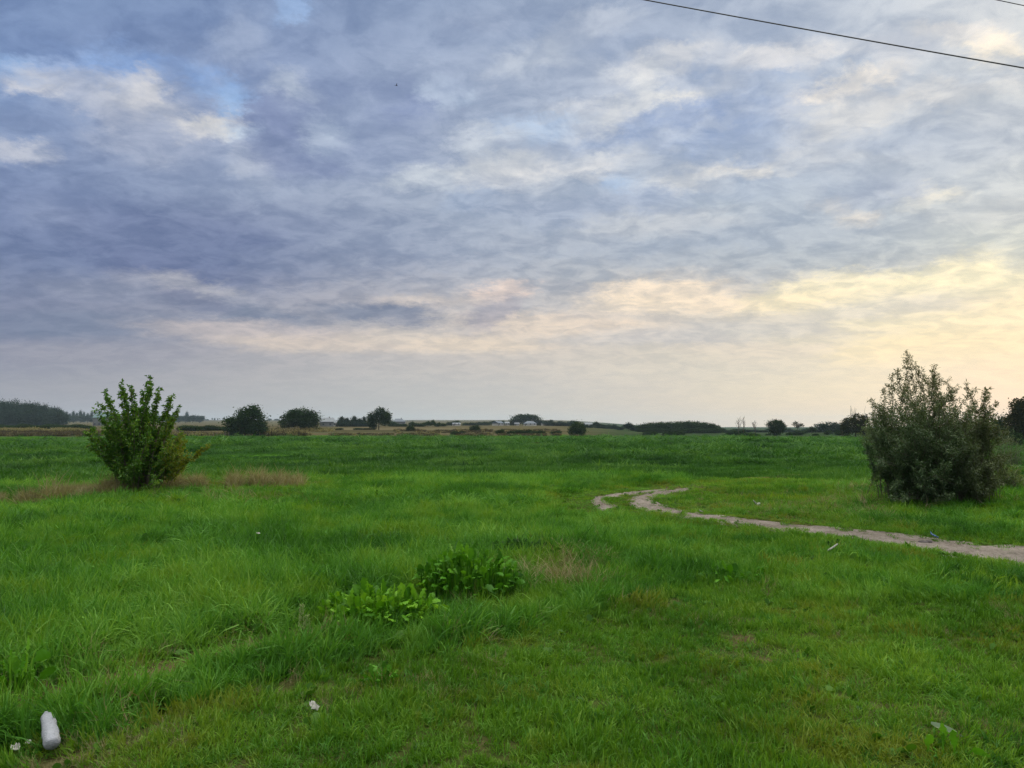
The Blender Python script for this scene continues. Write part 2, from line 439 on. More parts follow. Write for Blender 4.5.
# sandy track edges
TU = [(1500, 575), (1250, 556), (1100, 548), (1024, 546), (980, 545), (935, 538.5), (880, 531), (830, 527), (780, 522.5), (730, 516.5), (700, 512.5), (676, 508), (660, 503.5), (652, 499.5), (655, 496), (670, 492.5), (692, 489)]
TL = [(1500, 642), (1250, 600), (1100, 574), (1024, 566), (980, 560), (935, 553), (885, 543.5), (830, 536), (780, 530.5), (725, 523), (688, 518), (655, 512.5), (634, 506.5), (627, 500.5), (634, 496.5), (655, 492.2), (690, 487.5)]
T2U = [(618, 506.5), (611, 504), (604, 500.5), (605, 497.5), (622, 495.2), (645, 493), (668, 490)]
T2L = [(602, 511), (595, 506), (591, 500.5), (596, 496.5), (618, 493), (642, 491), (666, 488.2)]
TRK = [gxy(TU[1:]), gxy(TL[1:])]; TRK2 = gxy(T2L)
RIDGE = gxy([(-80, 509), (0, 503), (60, 498), (115, 492), (143, 489), (200, 487), (300, 486)])
trackA = [tuple(p) for p in TU] + [tuple(p) for p in TL[::-1]]
trackB = T2U + T2L[::-1]
RUTS = [gxy([(690, 488.5), (725, 484.5), (765, 480), (800, 476), (840, 472.5)]), gxy([(668, 488.5), (710, 483.8), (750, 480), (790, 474.5), (830, 471)])]
def track_mask(x, y):
    px, py = project(x, y, T(x, y))
    m = (inpoly(px, py, trackA) | inpoly(px, py, trackB)) & (y > 3)
    return m
STRAW = (.30, .24, .13)

def zone(x, y):
    """dry 0..1, height of grass (m), soil 0..1 for ground points"""
    z = T(x, y); px, py = project(x, y, z)
    d = np.hypot(x, y)
    front = y > 1.2
    lane = np.where(front, py - np.interp(px, LX, LY), 50)     # >0 inside lane
    jit = (fbm(x * 1.6, y * 1.6, 3, 31) - .5) * 26
    inl = sst(-9, 9, lane + jit)
    n1 = fbm(x * .55 + 9, y * .55, 3, 41); n2 = fbm(x * 1.9, y * 1.9, 3, 43)
    h = .27 + .16 * (n1 - .5) * 2
    h = h + .06 * np.exp(-((lane + 20) / 15) ** 2) * (1 - sst(300, 380, px) + .5 * sst(470, 520, px) * (1 - sst(560, 620, px)))
    # right of the plants: lower sward
    rt = sst(560, 760, px) * front
    h = h * (1 - rt) + rt * (.15 + .10 * (n1 - .3))
    # between the track and the willow
    beyond = front & (px > 690) & (py < np.interp(px, [p[0] for p in TU][::-1], [p[1] for p in TU][::-1])) & (py > 455)
    nearwil = sst(800, 880, px)
    h = np.where(beyond, .09 + .05 * n1 + nearwil * .10, h)
    h = h * (1 - inl) + inl * (.055 + .045 * n2)
    far = sst(22, 60, d)
    h = h * (1 - far) + far * (.16 + .22 * np.clip(n1 - .35, 0, 1))
    # lower verges in front of and around the tracks and on the shrub ridge
    tv = np.minimum(np.minimum(dist_poly(x, y, TRK[0]), dist_poly(x, y, TRK[1])), dist_poly(x, y, TRK2))
    h = h * (1 - .70 * np.exp(-(tv / .9) ** 2))
    h = h * (1 - .80 * np.exp(-(dist_poly(x, y, TRK2) / 1.2) ** 2))
    rdg = dist_poly(x, y, RIDGE)
    h = h * (1 - .72 * np.exp(-(rdg / 1.8) ** 2))
    clump = fbm(x * 2.4, y * 2.4, 2, 47)
    h = h * np.where(d < 30, .42 + 1.25 * clump, 1)
    stk = fbm(x * .06 + 7, y * .28, 3, 49)
    h = h + far * .30 * sst(.52, .64, stk)
    h = h * (1 - .45 * np.exp(-((px - 425) / 110) ** 2 - ((py - 624) / 22) ** 2))
    h = np.where(d < 30, np.minimum(h, .31), h)
    # gully
    g = dist_poly(x, y, GULLY)
    gl = np.exp(-(g / .22) ** 2) * sst(.25, .5, fbm(x * 1.3, y * 1.3, 2, 51) + .12)
    h = h * (1 - .92 * gl)
    # dryness
    dry = (.55 - .3 * sst(420, 560, px)) * inl * sst(.54, .70, fbm(x * .9 + 4, y * .9, 3, 61))
    lane_edge = np.exp(-((lane + jit * .3 - 16) / 16) ** 2) * (px < 520) * front
    dry = dry + .55 * lane_edge * sst(.35, .6, n2)
    dry = dry + .6 * gl
    def blob(cx, cy, rx, ry, s):
        q = ((px - cx) / rx) ** 2 + ((py - cy) / ry) ** 2
        return s * np.exp(-q) * front
    dry = dry + blob(565, 573, 34, 17, .75) * sst(.3, .6, n2 + .1) + blob(480, 600, 30, 8, .35) + blob(440, 692, 30, 16, .45) + blob(800, 512, 60, 12, .5) + blob(860, 712, 40, 10, .3) + blob(760, 655, 50, 14, .3) + blob(235, 500, 60, 6, .3)
    dry = dry + blob(850, 500, 60, 18, .25) + blob(720, 500, 40, 9, .2)
    dry = dry + .6 * np.exp(-(rdg / .6) ** 2) * sst(.25, .5, fbm(px * .045, py * 0, 2, 53))
    soil = inl * sst(.72, .86, fbm(x * 2.2 + 40, y * 2.2, 3, 71)) * .9 + gl * .8 + np.clip(blob(565, 573, 26, 12, .5), 0, 1) * 0
    h = h * (1 - .7 * np.exp(-((px - 562) / 30) ** 2 - ((py - 582) / 16) ** 2))
    h = h * (1 - .7 * np.exp(-((px - 47) / 17) ** 2 - ((py - 752) / 20) ** 2))
    return np.clip(dry, 0, 1), np.clip(h, .03, .6), np.clip(soil, 0, 1), px, py, d

# ---------------------------------------------------------------- ground
def make_ground():
    radii = [0.0] + list(np.geomspace(.6, 30, 190)) + list(np.geomspace(30, 5000, 150))[1:]
    ns = 560
    # denser towards the view
    ths = np.concatenate([np.linspace(-48, 48, 400, endpoint=False), np.linspace(48, 312, ns - 400, endpoint=False)]) * math.pi / 180
    rr = np.array(radii)[1:, None]; tt = ths[None, :]
    x = (rr * np.sin(tt)).ravel(); y = (rr * np.cos(tt)).ravel()
    z = T(x, y)
    tm = track_mask(x, y)
    z = z - .05 * tm
    z = z + np.where(np.hypot(x, y) < 18, (fbm(x * 9, y * 9, 2, 77) - .5) * .03, 0)
    V = np.concatenate([[[0, 0, float(T(0, 0))]], np.stack([x, y, z], 1)])
    nr = len(radii) - 1
    i = np.arange(nr - 1)[:, None]; j = np.arange(ns)[None, :]; jn = (j + 1) % ns
    q = np.stack([1 + i * ns + j, 1 + (i + 1) * ns + j, 1 + (i + 1) * ns + jn, 1 + i * ns + jn], -1).reshape(-1, 4)[:, ::-1]
    tri = [(0, 1 + k, 1 + (k + 1) % ns) for k in range(ns)]
    # centre fan as degenerate-free quads: split the fan into pairs
    fan = np.array([(0, 1 + (k + 2) % ns, 1 + (k + 1) % ns, 1 + k) for k in range(0, ns, 2)])
    Fq = np.concatenate([q, fan])
    dry, h, soil, px, py, d = zone(x, y)
    rutd = np.minimum(dist_poly(x, y, RUTS[0]), dist_poly(x, y, RUTS[1]))
    soil = np.maximum(soil, .8 * np.exp(-(rutd / .4) ** 2))
    soil = np.maximum(soil, tm * 1.0)
    a = x / np.maximum(y, 1) * F + 512
    leftish = (1 - sst(545, 640, a)) * (y > 0)
    edge = 247 + 26 * (fbm(a / 40, d * 0, 2, 81) - .5)
    fieldz = sst(0, 8, np.maximum(y, .78 * d) - edge)              # 1 beyond the meadow
    straw = fieldz * leftish
    pad = lambda q_: np.concatenate([[q_[0]], q_])
    attrs = {'dry': pad(dry), 'soil': pad(soil), 'straw': pad(straw), 'beyond': pad(fieldz), 'dist': pad(d)}
    m, t, out = mat_base('ground_surface')
    geo = t.new('ShaderNodeNewGeometry'); P = geo.outputs['Position']
    A = lambda n: t.new('ShaderNodeAttribute', attribute_name=n).outputs['Fac']
    n1 = t.noise(P, .045, 5, .62); n2 = t.noise(P, .6, 6, .65); n3 = t.noise(P, 9, 4, .6)
    mp = t.new('ShaderNodeMapping'); mp.inputs['Scale'].default_value = (.35, 1.6, 1); t.l.new(P, mp.inputs[0])
    n4 = t.noise(mp.outputs[0], .10, 5, .62)
    g = t.ramp(n2.outputs[0], [(.3, (.016, .056, .006)), (.5, (.042, .118, .011)), (.7, (.09, .185, .024))])
    g2 = t.ramp(n4.outputs[0], [(.36, (.5, .55, .5)), (.5, (1, 1, 1)), (.64, (1.35, 1.25, 1.2))])
    g = t.mix(1.0, g, g2, 'MULTIPLY')
    soilc = t.ramp(n3.outputs[0], [(.3, (.05, .036, .02)), (.7, (.12, .085, .05))])
    dryc = t.ramp(n3.outputs[0], [(.3, (.12, .10, .045)), (.7, (.22, .18, .09))])
    c = t.mix(A('dry'), g, dryc)
    # soil showing between near tufts
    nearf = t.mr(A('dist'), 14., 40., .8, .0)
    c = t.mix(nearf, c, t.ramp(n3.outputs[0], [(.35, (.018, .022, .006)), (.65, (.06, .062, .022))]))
    c = t.mix(A('soil'), c, soilc)
    # fields beyond the meadow
    mp2 = t.new('ShaderNodeMapping'); mp2.inputs['Scale'].default_value = (.004, .028, 1); t.l.new(P, mp2.inputs[0])
    n5 = t.noise(mp2.outputs[0], 1.0, 5, .6)
    st = t.ramp(n5.outputs[0], [(.30, (.035, .045, .018)), (.42, (.06, .05, .028)), (.50, (.095, .078, .045)), (.57, (.05, .055, .025)), (.66, (.15, .125, .08))])
    ff = t.ramp(n5.outputs[0], [(.3, (.022, .042, .016)), (.5, (.032, .05, .022)), (.7, (.05, .058, .03))])
    c = t.mix(A('beyond'), c, ff); c = t.mix(A('straw'), c, st)
    p = t.new('ShaderNodeBsdfDiffuse'); t.l.new(c, p.inputs['Color'])
    b = t.new('ShaderNodeBump'); b.inputs['Strength'].default_value = .7; b.inputs['Distance'].default_value = .08
    t.l.new(n2.outputs[0], b.inputs['Height']); t.l.new(b.outputs[0], p.inputs['Normal'])
    t.l.new(p.outputs[0], out.inputs[0])
    me = npmesh('ground', V, Fq, m, True, attrs)
    tag(obj('ground', me), 'flat green meadow reaching to low fields on the horizon', 'ground', kind='structure')
make_ground()

def make_track(name, up, lo, label):
    n = 150; cols = 11
    def resample(pts):
        P = np.array([gp(*p) for p in pts]); s = np.concatenate([[0], np.cumsum(np.linalg.norm(np.diff(P[:, :2], axis=0), axis=1))])
        u = np.linspace(0, 1, n); su = np.interp(u, np.linspace(0, 1, len(pts)), s)
        return np.stack([np.interp(su, s, P[:, 0]), np.interp(su, s, P[:, 1])], 1)
    U, L = resample(up), resample(lo)
    V = []
    for i in range(n):
        jl = (vnoise(i * .5, 0, 91) - .5) * .16; jr = (vnoise(i * .5, 5, 92) - .5) * .16
        for k in range(cols):
            f = k / (cols - 1); f2 = -.12 + 1.24 * f
            q = U[i] * (1 - f2) + L[i] * f2
            dirn = (L[i] - U[i]) / (np.linalg.norm(L[i] - U[i]) + 1e-6)
            q = q + dirn * (jl * (1 - f) + jr * f)
            z = float(T(*q)) + .004 - (.07 if k in (0, cols - 1) else 0) + (.018 if k == cols // 2 else 0) - (.012 if k in (2, 3, cols-3, cols-4) else 0) + (float(vnoise(q[0]*5, q[1]*5, 17)) - .5) * .02
            V.append((q[0], q[1], z))
    i = np.arange(n - 1)[:, None]; k = np.arange(cols - 1)[None, :]
    q = np.stack([i*cols+k, i*cols+k+1, (i+1)*cols+k+1, (i+1)*cols+k], -1).reshape(-1, 4)
    me = npmesh(name, np.array(V), q, M_track, True)
    # normals up
    if me.polygons[50].normal.z < 0: me.flip_normals()
    tag(obj(name, me), label, 'path', kind='structure')
M_track, t, out = mat_base('sandy_track')
geo = t.new('ShaderNodeNewGeometry'); P = geo.outputs['Position']
n1 = t.noise(P, 1.3, 5, .6); n2 = t.noise(P, 22, 4, .7)
c = t.ramp(n1.outputs[0], [(.32, (.13, .108, .088)), (.5, (.19, .165, .145)), (.68, (.26, .225, .20))])
c = t.mix(1.0, c, t.ramp(n2.outputs[0], [(.3, .6), (.5, 1.0), (.7, 1.25)]), 'MULTIPLY')
n3 = t.noise(P, 3.5, 6, .7)
c = t.mix(t.mr(n3.outputs[0], .60, .68), c, (.05, .075, .022))
p = t.new('ShaderNodeBsdfDiffuse'); t.l.new(c, p.inputs['Color'])
b = t.new('ShaderNodeBump'); b.inputs['Strength'].default_value = .8; b.inputs['Distance'].default_value = .05
t.l.new(n2.outputs[0], b.inputs['Height']); t.l.new(b.outputs[0], p.inputs['Normal']); t.l.new(p.outputs[0], out.inputs[0])
make_track('sandy_track', TU, TL, 'worn sandy cart track bending out of the meadow and off past the willow')
make_track('sandy_side_rut', T2U, T2L, 'narrow bare rut curving left of the sandy track')

# ---------------------------------------------------------------- grass
G_tall = foliage_mat('tall_grass_blade', [(.010, .056, .006), (.066, .208, .020), (.225, .42, .065)], .5, .45, dry=((.115, .22, .010), .50, .9, .7), trans=.4, gloss=.012, inst=True)
G_short = foliage_mat('short_grass_blade', [(.016, .062, .004), (.080, .205, .012), (.205, .355, .040)], .5, .6, dry=((.17, .20, .022), .50, .8, .7), trans=.4, gloss=.012, inst=True)
G_far = foliage_mat('meadow_grass_blade', [(.009, .042, .006), (.036, .120, .014), (.110, .235, .036)], .6, .10, dry=((.022, .080, .006), .53, .055, .75), trans=.4, gloss=.012, inst=True)
G_dry = foliage_mat('dry_grass_blade', [(.11, .105, .048), (.20, .185, .09), (.34, .31, .18)], .4, 2.0, trans=.3, gloss=.01, inst=True)
G_brown = foliage_mat('brown_reed_blade', [(.035, .03, .017), (.06, .05, .028), (.11, .09, .052)], .6, .12, trans=.3, gloss=.01, inst=True)
G_leaf = foliage_mat('weed_leaf', [(.022, .085, .006), (.05, .14, .010), (.09, .20, .02)], .4, 2.0, trans=.35, gloss=.015)

def tuft_mesh(name, n, h, spread, wid, bend, segs, mat, seed, flat=0):
    r = np.random.default_rng(seed)
    V = []; Q = []
    for i in range(n):
        a = r.random() * 6.283; rad = spread * math.sqrt(r.random())
        bx, by = rad * math.cos(a), rad * math.sin(a)
        la = a + r.normal() * 1.2; L = h * (.45 + .6 * r.random()); bnd = bend * (.2 + r.random() ** 1.4)
        wd = wid * (.6 + .8 * r.random()); fa = r.random() * 6.283
        wx, wy = math.cos(fa), math.sin(fa)
        b = len(V)
        for s in range(segs + 1):
            u = s / segs
            ang = bnd * u * 1.35 + flat
            # integrate the arc approx
            xx = L * u * math.sin(ang * .62); zz = L * u * math.cos(ang * .70)
            ww = wd * .5 * (1 - u ** 2.2) + .0003
            cx, cy = bx + math.cos(la) * xx, by + math.sin(la) * xx
            V.append((cx - wx * ww, cy - wy * ww, zz - .015)); V.append((cx + wx * ww, cy + wy * ww, zz - .015))
        for s in range(segs):
            Q.append((b+2*s, b+2*s+1, b+2*s+3, b+2*s+2))
    return npmesh(name, np.array(V), np.array(Q), mat, False)
def broad_tuft(name, n, size, mat, seed):
    r = np.random.default_rng(seed); V = []; Q = []
    for i in range(n):
        a = r.random() * 6.283; tl = r.uniform(.2, 1.2); L = size * r.uniform(.5, 1.1); W = L * .3
        d = np.array([math.cos(a) * math.sin(tl), math.sin(a) * math.sin(tl), math.cos(tl)])
        s = np.array([-math.sin(a), math.cos(a), 0]); b = len(V)
        up = np.cross(d, s)
        o = np.array([r.normal() * size * .2, r.normal() * size * .2, 0])
        for u, ww in ((.25, .25), (.6, 1), (.85, .8), (1, .1)):
            c = o + d * L * u + np.array([0, 0, -L * .5 * u * u * math.sin(tl)])
            V += [c - s * W * ww, c + s * W * ww]
        for k in range(3): Q.append((b+2*k, b+2*k+1, b+2*k+3, b+2*k+2))
    return npmesh(name, np.array(V), np.array(Q), mat, False)

def proto_collection(name, meshes):
    c = bpy.data.collections.new(name)
    for i, me in enumerate(meshes):
        o = bpy.data.objects.new('%s_%02d' % (name, i), me); c.objects.link(o)
    return c
def scatter(name, P, rot, scl, idx, coll, label, cat):
    me = bpy.data.meshes.new(name); me.vertices.add(len(P)); me.vertices.foreach_set('co', np.asarray(P, np.float32).ravel())
    a = me.attributes.new('rot', 'FLOAT_VECTOR', 'POINT'); a.data.foreach_set('vector', np.asarray(rot, np.float32).ravel())
    a = me.attributes.new('scl', 'FLOAT_VECTOR', 'POINT'); a.data.foreach_set('vector', np.asarray(scl, np.float32).ravel())
    a = me.attributes.new('idx', 'INT', 'POINT'); a.data.foreach_set('value', np.asarray(idx, np.int32))
    o = obj(name, me); tag(o, label, cat, kind='stuff')
    ng = bpy.data.node_groups.new(name + '_nodes', 'GeometryNodeTree')
    ng.interface.new_socket('Geometry', in_out='INPUT', socket_type='NodeSocketGeometry')
    ng.interface.new_socket('Geometry', in_out='OUTPUT', socket_type='NodeSocketGeometry')
    gi = ng.nodes.new('NodeGroupInput'); go = ng.nodes.new('NodeGroupOutput')
    ci = ng.nodes.new('GeometryNodeCollectionInfo'); ci.inputs['Collection'].default_value = coll
    ci.inputs['Separate Children'].default_value = True; ci.inputs['Reset Children'].default_value = True
    ip = ng.nodes.new('GeometryNodeInstanceOnPoints'); ip.inputs['Pick Instance'].default_value = True
    def na(n, dt):
        q = ng.nodes.new('GeometryNodeInputNamedAttribute'); q.data_type = dt; q.inputs[0].default_value = n
        return q.outputs[0]
    L = ng.links
    L.new(gi.outputs[0], ip.inputs['Points']); L.new(ci.outputs[0], ip.inputs['Instance'])
    L.new(na('idx', 'INT'), ip.inputs['Instance Index'])
    e2r = ng.nodes.new('FunctionNodeEulerToRotation'); L.new(na('rot', 'FLOAT_VECTOR'), e2r.inputs[0]); L.new(e2r.outputs[0], ip.inputs['Rotation'])
    L.new(na('scl', 'FLOAT_VECTOR'), ip.inputs['Scale']); L.new(ip.outputs[0], go.inputs[0])
    md = o.modifiers.new('scatter', 'NODES'); md.node_group = ng
    return o

def wedge(r0, r1, dens, half=47, jit=0):
    area = math.radians(2 * half) / 2 * (r1 * r1 - r0 * r0); n = int(area * dens)
    r = np.sqrt(rng.random(n) * (r1 * r1 - r0 * r0) + r0 * r0); a = (rng.random(n) * 2 - 1) * math.radians(half)
    return r * np.sin(a), r * np.cos(a)

def grow():
    tall = [tuft_mesh('tall_grass_tuft', 24, 1.0, .15, .036, 1.0, 4, G_tall, 100 + i) for i in range(6)]
    tall += [tuft_mesh('tall_grass_tuft', 18, 1.0, .24, .042, 1.7, 4, G_tall, 120 + i) for i in range(3)]
    short = [tuft_mesh('short_grass_tuft', 24, 1.0, .5, .06, 1.0, 3, G_short, 200 + i) for i in range(5)]
    short += [tuft_mesh('short_grass_tuft', 22, 1.0, .6, .05, 1.5, 3, G_tall, 220 + i) for i in range(2)]
    dry = [tuft_mesh('dry_grass_tuft', 22, 1.0, .35, .022, 1.3, 3, G_dry, 300 + i) for i in range(4)]
    far = [tuft_mesh('meadow_tuft', 34, 1.0, .8, .09, 1.0, 2, G_far, 400 + i) for i in range(5)]
    weeds = [broad_tuft('weed_tuft', 12, 1.0, G_leaf, 500 + i) for i in range(3)]
    cT_ = proto_collection('tall_tufts', tall); cS = proto_collection('short_tufts', short)
    cD = proto_collection('dry_tufts', dry); cF = proto_collection('far_tufts', far); cW = proto_collection('weed_tufts', weeds)
    acc = {k: [[], [], [], []] for k in 'TSDFW'}
    def add(k, x, y, h, wmul, nvar, tilt=.18):
        z = T(x, y); n = len(x)
        acc[k][0].append(np.stack([x, y, z], 1))
        lx = (fbm(x * .8, y * .8, 2, 201) - .5) * 1.0; ly = (fbm(x * .8 + 50, y * .8, 2, 203) - .5) * 1.0
        # lean first, random spin about the stem after it
        sp = rng.random(n) * 6.283
        acc[k][1].append(np.stack([rng.normal(0, tilt, n) + lx * np.cos(sp) + ly * np.sin(sp), rng.normal(0, tilt, n) - lx * np.sin(sp) + ly * np.cos(sp), sp], 1))
        hw_ = np.maximum(h, .095) if k == 'S' else h; acc[k][2].append(np.stack([wmul * hw_, wmul * hw_, h], 1)); acc[k][3].append(rng.integers(0, nvar, n))
    for r0, r1, dens, wm in ((1.2, 5, 430, 1.), (5, 9, 330, 1.), (9, 15, 190, 1.15), (15, 26, 80, 1.5)):
        x, y = wedge(r0, r1, dens)
        dryv, h, soil, px, py, d = zone(x, y)
        tm = track_mask(x, y)
        # feathered edge: a few blades grow on the track
        jx = (fbm(x * 3, y * 3, 3, 95) - .5); tm = tm & track_mask(x + jx * .9, y + jx * 1.0) & track_mask(x - jx * .7, y - jx * .9)
        keep = ~tm | (rng.random(len(x)) < .05 * (fbm(x, y, 2, 97) > .45))
        keep &= rng.random(len(x)) > soil * .35
        h = h * np.where(tm, .45, 1)
        lodge = fbm(x * .7, y * .7, 2, 33)
        hh = h * (.65 + .7 * rng.random(len(x)))
        isdry = (rng.random(len(x)) < np.maximum(dryv * .75, soil * .9)); h = h * (1 - .5 * soil); hh = hh * (1 - .5 * soil)
        tallm = (h > .15)
        lowthin = rng.random(len(x)) < np.where(tallm, .75, 1.0)
        a = keep & tallm & ~isdry & lowthin; add('T', x[a], y[a], hh[a], wm, 9)
        a = keep & ~tallm & ~isdry; add('S', x[a], y[a], hh[a], wm, 7)
        a = keep & isdry; add('D', x[a], y[a], hh[a] * 1.0, wm, 4, .35)
        a = keep & tallm & (rng.random(len(x)) < .012); add('W', x[a], y[a], np.clip(h[a] * .7, .05, .2), 1.0, 3)
        a = keep & ~tallm & (rng.random(len(x)) < .02); add('W', x[a], y[a], .05 + .04 * rng.random(a.sum()), 1.0, 3)
    for r0, r1, dens, wm in ((26, 45, 22, 1.3), (45, 80, 9, 1.9), (80, 140, 3.0, 3.), (140, 250, .9, 5.)):
        x, y = wedge(r0, r1, dens, 42)
        dryv, h, soil, px, py, d = zone(x, y)
        rutd = np.minimum(dist_poly(x, y, RUTS[0]), dist_poly(x, y, RUTS[1]))
        keep = rng.random(len(x)) > np.exp(-(rutd / .9) ** 2)
        n = fbm(x * .05, y * .12, 3, 63)
        hh = h * (.6 + .6 * rng.random(len(x))) * (.55 + .9 * n) * .95
        hh = hh * (1 - .55 * sst(120, 220, d))
        a = keep; add('F', x[a], y[a], hh[a] * 1.0, wm * (1 + .8 * sst(120, 220, d[a])), 5)
    names = {'T': ('tall_grass', cT_, 'lush tall green grass left of the trodden lane and up to the willow', 'grass'),
             'S': ('short_grass', cS, 'short yellowish trodden grass across the bottom right foreground', 'grass'),
             'D': ('dry_grass', cD, 'scattered dry straw coloured grass among the green blades', 'dry grass'),
             'F': ('meadow_grass', cF, 'low green meadow grass stretching away behind the track', 'grass'),
             'W': ('weeds', cW, 'small broad leaved weeds mixed through the near grass', 'weeds')}
    for k, (nm, c, lb, ct) in names.items():
        P_, R_, S_, I_ = [np.concatenate(q) for q in acc[k]]
        print(nm, len(P_))
        scatter(nm, P_, R_, S_, I_, c, lb, ct)
    # dry ridge grass either side of the left shrub
    pts = []
    for (x0, x1, y0, y1, n) in ((-60, 128, 506, 492, 2000), (60, 132, 493, 487, 700), (158, 305, 489, 486, 1300), (0, 70, 508, 502, 300)):
        for _ in range(n):
            u = rng.random(); px = x0 + (x1 - x0) * u + rng.normal() * 5; py = y0 + (y1 - y0) * u + rng.normal() * 1.3
            if float(vnoise(px / 9, 0, 3)) < .40: continue
            pts.append((px, min(py, 515)))
    pts = np.array(pts); P_ = gpv(pts[:, 0], pts[:, 1]); n = len(P_)
    h = (.16 + .52 * rng.random(n) ** 1.5) * (.35 + 1.2 * vnoise(P_[:, 0] * 1.2, P_[:, 1] * 0, 8))
    scatter('ridge_grass', P_, np.stack([rng.normal(0, .2, n), rng.normal(0, .2, n), rng.random(n) * 6.28], 1), np.stack([h * .9, h * .9, h], 1), rng.integers(0, 4, n), cD, 'withered brown grass along the ridge around the young maple', 'dry grass')
    # brown reeds beyond the meadow
    br = [tuft_mesh('reed_tuft', 40, 1.0, 1.0, .16, .8, 2, G_brown, 600 + i) for i in range(4)]
    bs = [tuft_mesh('straw_tuft', 40, 1.0, 1.0, .16, .8, 2, G_dry, 640 + i) for i in range(2)]
    cB = proto_collection('reed_tufts', br + bs); pts = []; hs = []; ids = []
    def strip(x0, x1, d0, d1, n, h0, h1, straw):
        for _ in range(n):
            px = rng.uniform(x0, x1); d = rng.uniform(d0, d1)
            if float(vnoise(px / 9, d / 14, 12)) < .3: continue
            pts.append((px, d)); hs.append(rng.uniform(h0, h1)); ids.append(rng.integers(4, 6) if rng.random() < straw else rng.integers(0, 4))
    strip(-60, 100, 249, 282, 3000, .5, 1.1, .06); strip(-60, 88, 292, 312, 1200, .8, 1.3, .9)
    strip(150, 240, 252, 268, 420, .6, 1.2, .5); strip(262, 305, 252, 290, 700, .8, 1.6, .45); strip(262, 330, 290, 305, 300, .8, 1.4, .8)
    strip(330, 560, 253, 268, 1500, .25, .7, .2); strip(395, 560, 275, 330, 900, .25, .7, .25); strip(485, 560, 150, 160, 60, .15, .35, .0)
    pts = np.array(pts); P_ = onTv(pts[:, 0], pts[:, 1]); n = len(P_); h = np.array(hs)
    scatter('brown_reeds', P_, np.stack([rng.normal(0, .15, n), rng.normal(0, .15, n), rng.random(n) * 6.28], 1), np.stack([h * 1.6, h * 1.6, h], 1), np.array(ids), cB, 'brown and straw coloured rough grass along the far edge of the meadow', 'reeds')
grow()
#==PLANTS==
# ---------------------------------------------------------------- leaves and shrubs
def leaf_geo(C, Dn, size, asp, droop=.3, fold=.25, r=rng):
    """C centres (n,3), Dn directions (n,3); a folded kite of six vertices per leaf"""
    n = len(C)
    Dn = Dn / (np.linalg.norm(Dn, axis=1, keepdims=True) + 1e-9)
    rv = r.normal(size=(n, 3)) + np.array([0, 0, 1.2])
    S = np.cross(Dn, rv); S /= np.linalg.norm(S, axis=1, keepdims=True) + 1e-9
    N = np.cross(S, Dn)
    s = np.asarray(size).reshape(-1, 1) * np.ones((n, 1)); wd = s * asp * .5
    tip = C + Dn * s - N * s * droop
    m1 = C + Dn * s * .45
    V = np.stack([C, m1 - S * wd + N * wd * fold, tip, m1 + S * wd + N * wd * fold], 1).reshape(-1, 3)
    Q = np.arange(4 * n).reshape(n, 4)
    return V, Q
M_bark = simple_mat('grey_brown_bark', (.11, .09, .07), .95, .4, 14, bump=.6)
M_barkd = simple_mat('dark_bark', (.06, .05, .04), .95, .4, 3, bump=.4)

